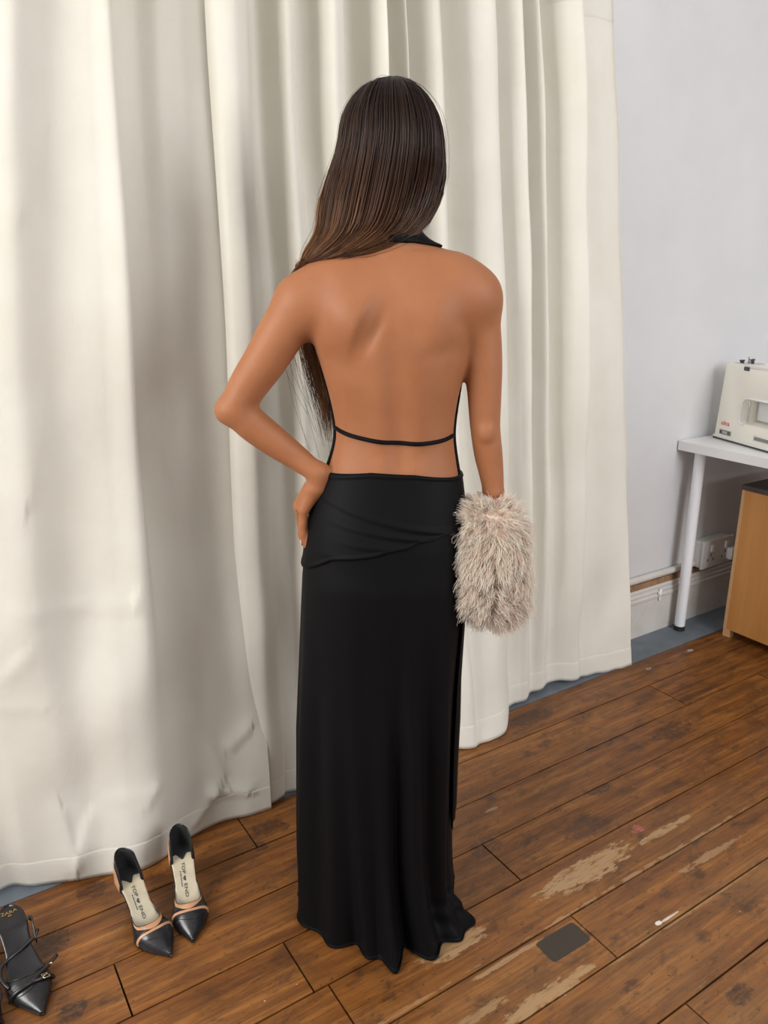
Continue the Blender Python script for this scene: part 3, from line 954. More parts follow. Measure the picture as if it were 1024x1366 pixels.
def trunk(X, Y, Z, off=0.0):
    z = Z.ravel()
    cx = smooth_interp(z, PZ, PCX).reshape(Z.shape); a = smooth_interp(z, PZ, PA, 0.014).reshape(Z.shape) + off
    bb_ = smooth_interp(z, PZ, PB, 0.02).reshape(Z.shape) + off; bf = smooth_interp(z, PZ, PF).reshape(Z.shape) + off
    dx = (X - cx) / a
    dy = Y - YC
    b = np.where(dy < 0, bb_, bf)
    dy = dy / b
    p = 2.35
    ax, ay = np.abs(dx), np.abs(dy)
    r = (ax ** p + ay ** p + 1e-9) ** (1 / p)
    g = np.sqrt((ax ** (p - 1) / a) ** 2 + (ay ** (p - 1) / b) ** 2) / (r ** (p - 1) + 1e-9)
    d = (r - 1) / (g + 1e-3)
    back = np.clip(-dy, 0, 1)
    spx = smooth_interp(z, [0.9, 1.03, 1.10, 1.2, 1.3, 1.42], [at(x, 600, 1.39)[0] for x in (533, 533, 532, 527, 524, 530)]).reshape(Z.shape)
    spa = smooth_interp(z, [0.90, 0.98, 1.05, 1.12, 1.2, 1.3, 1.38, 1.42], [0, 0.004, 0.0075, 0.0085, 0.006, 0.004, 0.001, -0.002]).reshape(Z.shape)
    d = d + back * spa * np.exp(-((X - spx) / 0.020) ** 2)
    # long muscles beside the spine
    er = smooth_interp(z, [0.98, 1.05, 1.12, 1.22, 1.3], [0, 0.0035, 0.004, 0.002, 0]).reshape(Z.shape)
    d = d - back * er * (np.exp(-((X - spx - 0.036) / 0.020) ** 2) + np.exp(-((X - spx + 0.036) / 0.020) ** 2))

    def bump(px, py, wu, wv, deg, amp, sharp=None):
        c = at(px, py, 1.37); ca, sa = math.cos(math.radians(deg)), math.sin(math.radians(deg))
        u = (X - c[0]) * ca + (Z - c[2]) * sa; v = -(X - c[0]) * sa + (Z - c[2]) * ca
        if sharp:
            wu_ = np.where(u > 0, sharp, wu)
        else:
            wu_ = wu
        return amp * np.exp(-(u / wu_) ** 2 - (v / wv) ** 2)
    # shoulder blades: the one of the bent arm stands out with a sharp inner edge
    d = d - back * bump(474, 430, 0.060, 0.050, -22, 0.0165, 0.015)
    d = d + back * bump(499, 444, 0.010, 0.036, -26, 0.0080)
    d = d - back * bump(455, 400, 0.060, 0.055, 0, 0.004)
    d = d - back * bump(592, 420, 0.045, 0.055, 12, 0.0105)
    d = d + back * bump(553, 438, 0.018, 0.026, 35, 0.0045)
    d = d + back * bump(600, 470, 0.05, 0.016, 12, 0.0028)
    d = d + back * bump(440, 482, 0.05, 0.018, -25, 0.0030)
    # hollows of the lower back
    d = d + back * (bump(506, 612, 0.016, 0.016, 0, 0.0025) + bump(560, 614, 0.016, 0.016, 0, 0.0025))
    top = Z - 1.400
    bot = 0.74 - Z
    k = 0.03
    hh = np.maximum(k - np.abs(d - top), 0) / k
    d = np.maximum(d, top) + hh * hh * k * 0.25
    return np.maximum(d, bot)


B = Field((-0.36, 1.30, -0.002), (0.27, 1.68, 1.71), 0.0035)
T_ = Field((-0.24, 1.30, 0.72), (0.24, 1.66, 1.56), 0.004)          # trunk and neck alone, for the clothes
tl, th_ = (-0.20, 1.32, 0.74), (0.20, 1.62, 1.41)
B.add(trunk, tl, th_)
T_.add(trunk, tl, th_)


def P3(x, y, Y): return at(x, y, Y)


for Fd in (B, T_):
    nk0, nk1 = P3(521, 350, 1.462), P3(514, 262, 1.485)
    Fd.cone(nk0, nk1, 0.049, 0.046, 0.035)
    Fd.cone(P3(524, 326, 1.455), P3(606, 370, 1.452), 0.028, 0.034, 0.035)
    Fd.cone(P3(512, 326, 1.455), P3(440, 370, 1.452), 0.028, 0.034, 0.035)
    Fd.cone(P3(470, 384, 1.445), P3(600, 384, 1.445), 0.045, 0.045, 0.04)
# chest
for sx in (-1, 1):
    for Fd in (B, T_):
        Fd.ell((0.012 + sx * 0.072, 1.565, 1.235), (0.058, 0.052, 0.062), 0.03)
# head with face, looking away
hc = P3(521, 206, 1.497)
HX, HY, HZ = hc
B.ell(hc, (0.074, 0.094, 0.100), 0.01)
B.ell((HX, HY + 0.030, HZ - 0.060), (0.056, 0.062, 0.058), 0.03)
B.ell((HX, HY + 0.072, HZ - 0.098), (0.024, 0.022, 0.020), 0.025)        # chin
B.cone((HX, HY + 0.092, HZ - 0.006), (HX, HY + 0.112, HZ - 0.040), 0.006, 0.010, 0.012)
for sx in (-1, 1):
    B.ell((HX + sx * 0.009, HY + 0.100, HZ - 0.042), (0.008, 0.008, 0.007), 0.006)
    B.ell((HX + sx * 0.031, HY + 0.100, HZ - 0.003), (0.017, 0.014, 0.011), 0.012, mode='carve')
    B.ell((HX + sx * 0.032, HY + 0.078, HZ + 0.014), (0.024, 0.014, 0.006), 0.012)
    B.ell((HX + sx * 0.042, HY + 0.070, HZ - 0.035), (0.022, 0.018, 0.020), 0.02)
    B.ell((HX + sx * 0.076, HY + 0.006, HZ - 0.018), (0.009, 0.020, 0.031), 0.004)
    B.ell((HX + sx * 0.084, HY + 0.008, HZ - 0.014), (0.004, 0.011, 0.016), 0.004, mode='carve')
B.ell((HX, HY + 0.092, HZ - 0.066), (0.021, 0.011, 0.0055), 0.004)
B.ell((HX, HY + 0.091, HZ - 0.076), (0.018, 0.011, 0.0065), 0.004)
# left arm, hand on the hip
ls, le, lw = P3(401, 408, 1.447), P3(316, 541, 1.430), P3(425, 631, 1.428)
B.ell(P3(406, 402, 1.448), (0.042, 0.046, 0.048), 0.035)
B.cone(P3(444, 388, 1.450), ls, 0.043, 0.043, 0.035)
B.chain([(ls, .0440), (P3(378, 440, 1.443), .0428), (P3(354, 480, 1.438), .0398), (P3(330, 516, 1.432), .0355), (P3(315, 545, 1.428), .0315)], 0.02)
B.ell(P3(299, 549, 1.424), (0.016, 0.016, 0.018), 0.02)                  # point of the elbow
B.chain([(P3(314, 545, 1.428), .0305), (P3(334, 564, 1.431), .0320), (P3(362, 586, 1.435), .0300), (P3(395, 610, 1.437), .0245), (P3(415, 625, 1.430), .0205), (lw, .0200)], 0.012)
# left hand: seen from its little-finger side, fingers down and forward over the hip
pk = [P3(405, 680, 1.426), P3(400, 677, 1.448), P3(398, 675, 1.472), P3(400, 672, 1.495)]          # knuckles, little finger first
B.cone(lw, P3(422, 650, 1.424), 0.0195, 0.0165, 0.012)
for q in pk:
    B.cone(P3(421, 648, 1.430) * 0.8 + q * 0.2, q, 0.0150, 0.0120, 0.012)
fing = [[(404, 700, 1.426, .0086), (404, 711, 1.427, .0078), (405.5, 722, 1.430, .0064)], [(403, 700, 1.468, .0090), (403, 712, 1.474, .0083), (406, 721, 1.479, .0068)],
        [(402, 698, 1.500, .0092), (403, 710, 1.514, .0084), (407, 718, 1.526, .0070)], [(403, 692, 1.530, .0090), (406, 702, 1.550, .0082), (411, 710, 1.562, .0068)]]
NAIL = []
for q, fg in zip(pk, fing):
    a, ra = q, 0.0098
    for (x, y, Y, r) in fg:
        b = P3(x, y, Y); B.cone(a, b, ra, r, 0.003); pa = a; a, ra = b, r
    NAIL.append((a, a - pa))
a = P3(415, 657, 1.470)
for (x, y, Y, r) in ((412, 657, 1.515, .0110), (415, 660, 1.542, .0095), (421, 665, 1.560, .0076)):
    b = P3(x, y, Y); B.cone(a, b, 0.0125 if r > 0.011 else r + 0.0008, r, 0.006); a = b
# right arm hanging, hand inside the fur bag
rs, re_, rw = P3(633, 400, 1.452), P3(646, 566, 1.462), P3(658, 660, 1.462)
B.ell(P3(632, 397, 1.452), (0.042, 0.047, 0.050), 0.035)
B.cone(P3(598, 386, 1.450), rs, 0.043, 0.042, 0.035)
B.chain([(rs, .0400), (P3(640, 430, 1.453), .0370), (P3(645, 480, 1.456), .0345), (P3(646, 530, 1.459), .0318), (P3(647, 570, 1.462), .0288), (P3(651, 605, 1.463), .0275), (P3(656, 638, 1.463), .0230), (rw, .0195)], 0.02, 30)
B.ell(P3(648, 578, 1.437), (0.010, 0.008, 0.012), 0.016)
rp = P3(660, 690, 1.468)
B.cone(rw, rp, 0.0185, 0.0195, 0.012)
rk = [rp + np.array([dx, dy, -0.045]) for dx, dy in ((-0.002, -0.030), (0.003, -0.010), (0.004, 0.011), (0.0, 0.030))]
for q in rk: B.cone(rp * 0.6 + rw * 0.4, q, 0.014, 0.0115, 0.012)
for q, L in zip(rk, (0.9, 1.05, 1.12, 1.0)):
    a, ra = q, 0.0095
    for dx, dz, r in ((-0.004, -0.034, .0088), (-0.022, -0.026, .0082), (-0.024, 0.004, .0070)):
        b = a + np.array([dx, 0, dz]) * L; B.cone(a, b, ra, r, 0.003); pa = a; a, ra = b, r
    NAIL.append((a, a - pa))
a = rp + np.array([-0.006, 0.022, -0.005])
for dx, dy, dz, r in ((-0.022, 0.014, -0.026, .0108), (-0.016, 0.004, -0.030, .0092), (-0.006, -0.006, -0.022, .0074)):
    b = a + np.array([dx, dy, dz]); B.cone(a, b, r + 0.001, r, 0.006); a = b
# legs and feet under the skirt
for sx in (-1, 1):
    hp = np.array([0.000 + sx * 0.080, 1.465, 0.86]); kn = np.array([sx * 0.070 - 0.004, 1.475, 0.475]); an = np.array([sx * 0.062 - 0.006, 1.478, 0.085])
    B.cone(hp, kn, 0.076, 0.050, 0.03)
    cf = kn * 0.7 + an * 0.3 + np.array([0, -0.012, 0])
    B.cone(kn, cf, 0.048, 0.050, 0.02); B.cone(cf, an, 0.050, 0.032, 0.02)
    B.cone(an + np.array([0, -0.018, -0.055]), an + np.array([sx * 0.010, 0.120, -0.064]), 0.028, 0.019, 0.02)
    B.cone(an, an + np.array([sx * 0.006, 0.085, -0.052]), 0.030, 0.022, 0.02)
    for j in range(5):
        t0 = an + np.array([sx * (-0.012 + 0.0125 * j), 0.120 - 0.006 * j, -0.070])
        B.cone(t0, t0 + np.array([sx * 0.003, 0.040 - 0.004 * j, -0.004]), 0.011 - 0.0008 * j, 0.009 - 0.0006 * j, 0.004)
bv, bf_ = B.mesh(2)
body = build('body', (bv, bf_), M['skin'], person)
for sx in (-1, 1):
    ep = (HX + sx * 0.031, HY + 0.078, HZ - 0.003)
    ev_ = cvv * 0.0125 + np.array(ep); build('eye', (ev_, cff), M['eye'], body)
    iv = cvv * np.array([0.0058, 0.003, 0.0058]) + np.array(ep) + np.array([0, 0.0112, 0]); build('iris', (iv, cff), M['iris'], body)
build('lips', (cvv * np.array([0.0205, 0.0105, 0.010]) + np.array([HX, HY + 0.0935, HZ - 0.071]), cff), M['lip'], body)
for p, dr in NAIL:
    dr = dr / np.linalg.norm(dr)
    g = B.grad(np.array([p + np.array([-0.02, -0.006, 0.0])]))[0]
    g = g - dr * (g @ dr); g /= np.linalg.norm(g)
    sd = np.cross(dr, g)
    nv = cvv * np.array([0.0052, 0.0075, 0.0016])
    build('nail', (p + g * 0.0066 + nv[:, :1] * sd + nv[:, 1:2] * dr + nv[:, 2:] * g + dr * 0.001, cff), M['nail'], body)


# ---- dress
def trunkpar(z):
    z = np.asarray(z, float)
    return (smooth_interp(z, PZ, PCX), smooth_interp(z, PZ, PA, 0.014), smooth_interp(z, PZ, PB, 0.02), smooth_interp(z, PZ, PF))


# bodice: a thin shell over the front of the trunk, seen as a dark edge on both sides of the back
def clipfield(base, off, fn, lo, hi, h=0.003):
    ax = [np.arange(lo[i], hi[i] + h, h) for i in range(3)]
    X, Y, Z = np.meshgrid(*ax, indexing='ij')
    d = base.sample(np.stack([X, Y, Z], -1))
    inner = -(d + 0.002)
    f = np.maximum(np.maximum(d - off, fn(X, Y, Z)), inner)
    return nets(f.astype(np.float32), np.array([a[0] for a in ax]), h, 2)


def bodice_clip(X, Y, Z):
    yb = np.interp(Z, [0.98, 1.04, 1.10, 1.16, 1.22, 1.28, 1.34, 1.40, 1.46], [1.445, 1.450, 1.452, 1.462, 1.480, 1.515, 1.53, 1.50, 1.48])
    wd = np.interp(Z, [0.9, 1.20, 1.26, 1.34, 1.42, 1.46], [0.30, 0.30, 0.15, 0.095, 0.062, 0.06])
    xc = 0.012
    return np.maximum(np.maximum(yb - Y, np.abs(X - xc) - wd), np.maximum(Z - 1.455, 0.99 - Z))


dress = build('dress', clipfield(T_, 0.0045, bodice_clip, (-0.21, 1.42, 0.96), (0.24, 1.66, 1.48)), M['jersey'], person, label='black jersey halter bodice, open at the back')


def collar_clip(X, Y, Z):
    lo_ = np.interp(Y, [1.36, 1.425, 1.445, 1.475, 1.52], [1.436, 1.436, 1.430, 1.402, 1.36])
    hi_ = np.interp(Y, [1.38, 1.44, 1.50], [1.470, 1.472, 1.455])
    wd = np.interp(Z, [1.36, 1.40, 1.43, 1.45], [0.085, 0.085, 0.090, 0.10])
    return np.maximum(np.maximum(lo_ - Z, Z - hi_), np.abs(X - 0.013) - wd)


build('halter_collar', clipfield(T_, 0.0055, collar_clip, (-0.10, 1.36, 1.34), (0.16, 1.58, 1.49)), M['jersey'], dress)


def back_y(x, z):
    """depth of the bare back at x, z"""
    lo_, hi_ = np.full(np.shape(x), 1.30), np.full(np.shape(x), 1.47)
    for _ in range(26):
        m_ = (lo_ + hi_) / 2
        d = T_.sample(np.stack([x, m_, z], -1))
        hi_ = np.where(d < 0, m_, hi_); lo_ = np.where(d < 0, lo_, m_)
    return hi_


tp = [(446, 577), (465, 582), (495, 587), (530, 590.5), (565, 591.5), (590, 590), (606, 587)]
sp_ = catmull([(at(x, y, 1.40)[0], at(x, y, 1.40)[2]) for x, y in tp], 60)
cxw, aw, bw, fw = trunkpar(sp_[:, 1])
sxv = np.clip(sp_[:, 0], cxw - aw * 0.995, cxw + aw * 0.995)
by_ = back_y(sxv, sp_[:, 1])
path = np.stack([sxv, by_ - 0.002, sp_[:, 1]], 1)
build('waist_string', tube(path, 0.0040, 10), M['jersey'], dress)


def ell_ring(th, cx, a, bb_, bf, p=2.35):
    c, s = np.cos(th), np.sin(th)
    b = np.where(s < 0, bb_, bf)
    r = (np.abs(c) ** p + np.abs(s) ** p) ** (-1 / p)
    return cx + a * r * c, YC + b * r * s


# skirt rows: photo row of outline at depth YC -> left, right ; back and front depth
sk = [(720, 405, 619, .131, .100), (760, 404, 619, .134, .102), (800, 403, 617, .132, .104), (850, 402, 613, .130, .108), (900, 401, 609, .130, .112), (960, 400, 606, .134, .118), (1020, 400, 603, .140, .122), (1080, 400, 601, .148, .126),
      (1130, 401, 600, .152, .128), (1165, 404, 600, .150, .128), (1189, 405, 602, .146, .128)]
SZ = [at(512, r[0], YC)[2] for r in sk]; SZ[-1] = 0.0
SL = [at(r[1], r[0], YC)[0] for r in sk]; SR = [at(r[2], r[0], YC)[0] for r in sk]
SB = [r[3] for r in sk]; SF = [r[4] for r in sk]


def skirtpar(z):
    z = np.asarray(z, float)
    l_, r_ = smooth_interp(z, SZ, SL), smooth_interp(z, SZ, SR)
    return (l_ + r_) / 2, (r_ - l_) / 2, smooth_interp(z, SZ, SB), smooth_interp(z, SZ, SF)


def fold(th, z):
    """drape folds: ridges fall from the hip, deepen towards the floor"""
    t = np.clip((0.88 - z) / 0.88, 0, 1)
    d = 0
    # (angle at hip, angle at hem, width, amplitude) - ridges on the back seen between left and right edge
    for a0, a1, w0, w1, am in ((-150, -150, 14, 12, .010), (-126, -116, 12, 9, .014), (-110, -96, 11, 6, .024), (-94, -82, 9, 5.5, .030), (-78, -62, 11, 7.5, .024), (-52, -42, 12, 8, .018), (-35, -26, 10, 7, .010), (-176, -176, 10, 8, .006), (20, 20, 14, 12, .010), (55, 60, 14, 10, .012), (95, 95, 14, 10, .012), (135, 132, 14, 10, .012)):
        c = np.radians(a0 + (a1 - a0) * t ** 0.8); w = np.radians(w0 + (w1 - w0) * t)
        dd = (th - c + np.pi) % (2 * np.pi) - np.pi
        u = dd / w
        prof_ = np.exp(-u * u) - 0.65 * np.exp(-((u - 1.7) / 0.8) ** 2)
        d = d + am * 1.25 * prof_ * np.clip((t - 0.05) / 0.45, 0, 1) ** 1.2
    return d


nth = 420
th = np.linspace(-np.pi, np.pi, nth, endpoint=False)
deg = np.degrees(th)


def gb(c, w): return np.exp(-(((deg - c + 180) % 360 - 180) / w) ** 2)


spread = 0.004 + 0.016 * gb(-128, 26) + 0.052 * gb(-83, 12) + 0.036 * gb(-58, 15)
lowtrain = 0.062 * gb(-27, 10) + 0.030 * gb(-46, 9)
spread = np.maximum(spread, 0.003)
zr = np.concatenate([np.linspace(0.985, 0.06, 120), np.linspace(0.052, 0.004, 8)])
rows_ = []
for z in zr:
    if z > 0.80:
        c1, a1, b1, f1 = trunkpar(np.array([z])); c2, a2, b2, f2 = skirtpar(np.array([z]))
        u = np.clip((z - 0.80) / 0.06, 0, 1); u = u * u * (3 - 2 * u)
        cx, a, bb_, bf = [q1 * u + q2 * (1 - u) for q1, q2 in ((c1[0], c2[0]), (a1[0] + .003, a2[0]), (b1[0] + .003, b2[0]), (f1[0] + .003, f2[0]))]
    else:
        cx, a, bb_, bf = [float(q[0]) for q in skirtpar(np.array([z]))]
    d = fold(th, z)
    d = d + spread * 0.92 * np.clip((0.24 - z) / 0.24, 0, 1) ** 2.0 + lowtrain * 0.9 * np.clip((0.075 - z) / 0.075, 0, 1) ** 1.5 + 0.006 * lowtrain / 0.06 * np.sin(z * 150 + 9 * th) * np.clip((0.12 - z) / 0.06, 0, 1)
    x, y = ell_ring(th, cx, a + d, bb_ + d, bf + d)
    rows_.append(np.stack([x, y, np.full(nth, z)], 1))
# hem that spreads on the boards, with a short train behind
last = rows_[-1]
cxy = np.array([last[:, 0].mean(), YC])
dirv = last[:, :2] - cxy; rad = np.linalg.norm(dirv, axis=1); dirv /= rad[:, None]
for k in range(1, 8):
    u = k / 7
    q = last.copy()
    q[:, :2] += dirv * ((spread * 0.08 + lowtrain * 0.1) * u)[:, None]
    q[:, 2] = 0.0035 + 0.005 * (1 - u) * u * 2 * np.clip(spread / 0.04, 0, 1) + 0.006 * np.clip(spread / 0.05, 0, 1) * np.sin(th * 9 + 2.0 * u) ** 2 * np.sin(math.pi * u)
    rows_.append(q)
G = np.stack(rows_)
k_ = len(rows_)
V = np.concatenate([G.reshape(-1, 3), (G * np.array([0.985, 1, 1]) + np.array([0, 0.0, 0.0])).reshape(-1, 3)]) if False else G.reshape(-1, 3)
skirt = build('skirt', (V, gridfaces(k_, nth, True)[:, ::-1]), M['jersey'], dress, label='long black skirt with draped folds trailing on the floor')
sol = skirt.modifiers.new('cloth thickness', 'SOLIDIFY'); sol.thickness = 0.002; sol.offset = -1

# wrap over the hips with a slanting lower edge and drawn creases
GA = []
m_ = 60
z_top = lambda x: np.interp(x, [-0.16, -0.05, 0.05, 0.16], [at(430, 627, 1.45)[2], at(475, 631, 1.385)[2], at(560, 634, 1.385)[2], at(613, 633, 1.45)[2]])
z_bot = lambda x: np.interp(x, [-0.17, -0.10, -0.02, 0.06, 0.12, 0.17], [at(404, 753, YC)[2], at(440, 749, 1.36)[2], at(490, 743, 1.345)[2], at(550, 728, 1.345)[2], at(590, 714, 1.37)[2], at(618, 705, 1.45)[2]])
xr, yr = ell_ring(th, 0.0, 0.158, 0.11, 0.09)
zt_, zb_ = z_top(xr), z_bot(xr)
zt_ = np.where(np.sin(th) > 0, z_top(xr) + 0.0, zt_)
for i in range(m_ + 1):
    u = i / m_
    z = zt_ * (1 - u) + zb_ * u
    c1, a1, b1, f1 = trunkpar(z); c2, a2, b2, f2 = skirtpar(z)
    w = np.clip((z - 0.80) / 0.06, 0, 1); w = w * w * (3 - 2 * w)
    cx, a, bb_, bf = c1 * w + c2 * (1 - w), (a1 + .003) * w + a2 * (1 - w), (b1 + .003) * w + b2 * (1 - w), (f1 + .003) * w + f2 * (1 - w)
    x0, y0 = ell_ring(th, cx, a, bb_, bf)
    # creases fan out from the right hip
    d = np.full(nth, 0.0042)
    tx = np.clip((0.155 - x0) / 0.31, 0, 1)
    for (zr0, zl0, wd, am, x_end) in ((0.912, 0.995, .006, .0030, .85), (0.905, 0.955, .005, .0034, .7), (0.897, 0.915, .005, .0034, .65), (0.890, 0.882, .005, .0036, .75), (0.884, 0.860, .005, .0040, .55), (0.878, 0.845, .004, .0034, .45)):
        zl = zr0 + (zl0 - zr0) * tx - 0.010 * np.sin(math.pi * tx)
        v_ = (z - zl) / wd
        d = d + am * (np.exp(-v_ * v_) - 0.5 * np.exp(-(v_ + 1.6) ** 2)) * np.clip(1.25 - tx / x_end, 0, 1) * np.clip(tx * 12, 0.1, 1) * np.clip(-np.sin(th) * 3 + .6, 0, 1)
    if u < 0.06: d = d + 0.002 * math.sin(math.pi * u / 0.06)
    if u > 0.95: d = d + 0.0016 * math.sin(math.pi * (u - 0.95) / 0.05)
    x, y = ell_ring(th, cx, a + d, bb_ + d, bf + d)
    GA.append(np.stack([x, y, z], 1))
in_ = GA[-1].copy(); c0 = np.array([0, YC]); in_[:, :2] = c0 + (in_[:, :2] - c0) * 0.975
in0 = GA[0].copy(); in0[:, :2] = c0 + (in0[:, :2] - c0) * 0.965
G = np.stack([in0] + GA + [in_])
build('hip_wrap', (G.reshape(-1, 3), gridfaces(len(G), nth, True)[:, ::-1]), M['jersey'], dress, label='gathered black wrap panel over the hips')

# front panel of the skirt, its shorter edge shows on the right side
zf = np.linspace(0.86, 0.215, 60); tf = np.radians(np.linspace(-20, 120, 110)); RR = []
for z in zf:
    cx, a, bb_, bf = [float(q[0]) for q in skirtpar(np.array([z]))]
    d = fold(tf, z) + 0.004 + 0.004 * np.clip((0.84 - z) / 0.35, 0, 1)
    x, y = ell_ring(tf, cx, a + d, bb_ + d, bf + d)
    RR.append(np.stack([x, y, np.full(len(tf), z)], 1))
build('front_panel', sheet(np.stack(RR), 0.002), M['jersey'], dress)

# ------------------------------------------------------------------ hair
def strands(paths, rad, tints, sides=3):
    """paths (m,k,3), rad (m,k), tints (m,k,3) -> thin tubes in one mesh"""
    m, k, _ = paths.shape
    T = np.gradient(paths, axis=1); T /= np.linalg.norm(T, axis=2)[..., None] + 1e-9
    ref = np.array([0.3, -0.8, 0.52])
    N = np.cross(T, ref); N /= np.linalg.norm(N, axis=2)[..., None] + 1e-9
    Bn = np.cross(T, N)
    a = np.arange(sides) / sides * 2 * np.pi
    V = paths[:, :, None] + rad[:, :, None, None] * (np.cos(a)[:, None] * N[:, :, None] + np.sin(a)[:, None] * Bn[:, :, None])
    base = (np.arange(m) * k * sides)[:, None, None]
    i = np.arange(k - 1)[None, :, None] * sides; j = np.arange(sides)[None, None, :]; j2 = (j + 1) % sides
    F = np.stack([base + i + j, base + i + j2, base + i + sides + j2, base + i + sides + j], -1).reshape(-1, 4)
    C = np.repeat(tints[:, :, None], sides, 2).reshape(-1, 3)
    return V.reshape(-1, 3), F, C


def hair_paths(phi, depth, jit):
    """phi: angle round the head (0 = back, -/+ = her left/right), depth 0 outer .. 1 inner"""
    m = len(phi)
    sh = 1 - 0.16 * depth
    rx, ry, rz = 0.0945 * sh, 0.118 * sh, 0.121 * (1 - 0.08 * depth)
    u = (np.sin(np.clip(phi, -1.57, 1.57)) + 1) / 2
    st = []
    cx, cy, cz = HX, HY - 0.004, HZ
    for pol in (8, 32, 60, 88):
        q = math.radians(pol)
        st.append(np.stack([cx + rx * math.sin(q) * np.sin(phi), cy - ry * math.sin(q) * np.cos(phi), cz + rz * math.cos(q)], 1))
    st[0][:, 0] = cx + 0.004 + 0.012 * np.sin(phi)
    cph = np.cos(phi)

    def station(l, r, Yl, Ym, Yr):
        x = l[0] + (r[0] - l[0]) * u; y = l[1] + (r[1] - l[1]) * u
        Y = np.where(u < .5, Yl + (Ym - Yl) * np.sin(np.pi * u), Yr + (Ym - Yr) * np.sin(np.pi * u)) + 0.028 * depth
        return np.array([at(a_, b_, c_) for a_, b_, c_ in zip(x, y, Y)])
    st.append(station((432, 262), (588, 252), 1.47, 1.388, 1.46))
    st.append(station((424, 310), (563, 301), 1.455, 1.398, 1.430))
    st.append(station((408, 337), (508, 331), 1.447, 1.400, 1.408))
    st.append(station((402, 350), (438, 347), 1.452, 1.432, 1.424))
    fr = [(400, 358, 1.490), (400, 388, 1.525), (404, 440, 1.530), (416, 490, 1.522), (432, 535, 1.512)]
    sp2 = [0, 22, 26, 24, 12]
    for (x, y, Y), w in zip(fr, sp2):
        c = np.array([at(x, y, Y) for _ in range(1)])[0]
        px = np.stack([np.full(m, c[0]), np.full(m, c[1]), np.full(m, c[2])], 1)
        px[:, 0] += (jit[:, 3] * 0.5 + 0.5) * w * 0.00135 - 0.002
        px[:, 1] += jit[:, 4] * 0.010
        if y > 480: px[:, 2] += jit[:, 5] * (0.03 if y < 520 else 0.055)
        st.append(px)
    S = np.stack(st)                                             # stations, m, 3
    amp = np.array([0.0, .002, .003, .003, .004, .004, .003, .002, .003, .004, .005, .006, .006])[:, None, None]
    S = S + amp * jit[None, :, :3]
    return np.transpose(catmull(S, 36), (1, 0, 2))


NC, PER = 230, 20
cphi = np.radians(np.linspace(-118, 118, NC)) + RNG.normal(0, 0.02, NC)
phi = np.repeat(cphi, PER) + RNG.normal(0, 0.030, NC * PER)
depth = np.clip(np.abs(RNG.normal(0, 0.34, NC * PER)) + np.repeat(RNG.uniform(0, 0.12, NC), PER), 0, 1)
cj = np.repeat(RNG.normal(0, 0.55, (NC, 6)), PER, 0); jit = cj + RNG.normal(0, 0.42, (NC * PER, 6))
HPATH = hair_paths(phi, depth, np.clip(jit, -1.6, 1.6))
m, k = HPATH.shape[:2]
tt = np.linspace(0, 1, k)
rad = np.full((m, k), 0.00068) * np.interp(tt, [0, .1, .75, 1], [0.7, 1, 1, 0.35])[None]
dark = np.array([0.010, 0.0045, 0.0032]); midc = np.array([0.042, 0.0175, 0.0085]); warm = np.array([0.235, 0.100, 0.038]); blond = np.array([0.40, 0.205, 0.090])
ton = np.clip(np.repeat(RNG.normal(0, 0.42, NC), PER) + RNG.normal(0, 0.40, m), -1, 1.3)
uu = (np.sin(np.clip(phi, -1.57, 1.57)) + 1) / 2
pos = tt[None] * 1.0 + 0.06 * ton[:, None] + 0.05 * (0.5 - uu)[:, None]
w1 = np.clip((pos - 0.12) / 0.20, 0, 1)[..., None]; w2 = np.clip((pos - 0.30) / 0.27, 0, 1)[..., None] * np.clip(0.62 + 0.45 * ton, 0.06, 1)[:, None, None]
w3 = np.clip((pos - 0.40) / 0.2, 0, 1)[..., None] * np.clip(ton - 0.45, 0, 1)[:, None, None]
tint = dark * (1 - w1) + midc * w1
tint = tint * (1 - w2) + warm * w2
tint = tint * (1 - w3) + blond * w3
cut = np.argmax(HPATH[:, :, 2] < 1.39, axis=1)
thin = RNG.random(m) < 0.86
for q in np.where(thin)[0]:
    e_ = min(k - 1, cut[q] + 2 + int(RNG.integers(0, 5)))
    HPATH[q, e_:] = HPATH[q, e_] + (np.arange(k - e_) * 1e-5)[:, None]
    rad[q, e_:] = 1e-6
V, F, C = strands(HPATH, rad, tint)
hair = build('hair', (V, F), M['hair'], person, tint=C, label='long straight brown hair swept over one shoulder')
hair['kind'] = 'stuff'
cap = cvv.copy()
bmc = bmesh.new(); bmesh.ops.create_icosphere(bmc, subdivisions=4, radius=1)
c4 = np.array([v.co[:] for v in bmc.verts]); f4 = [[v.index for v in f.verts] for f in bmc.faces if not (f.calc_center_median().y > 0.45 and f.calc_center_median().z < 0.42) and f.calc_center_median().z > -0.75]; bmc.free()
build('hair_roots', (c4 * np.array([0.084, 0.104, 0.111]) + np.array([HX, HY - 0.004, HZ]), f4), M['scalp'], hair)
# loose hairs
nf = 70
fp = np.radians(RNG.uniform(-110, 110, nf)); fj = np.clip(RNG.normal(0, 1.6, (nf, 6)), -3, 3)
FPATH = hair_paths(fp, RNG.uniform(-0.06, 0.02, nf), fj)
V, F, C = strands(FPATH, np.full(FPATH.shape[:2], 0.00028), np.tile(np.array([0.05, 0.026, 0.014]), (nf, FPATH.shape[1], 1)))
lo_h = build('loose_hairs', (V, F), M['hair'], hair, tint=C); lo_h['kind'] = 'stuff'

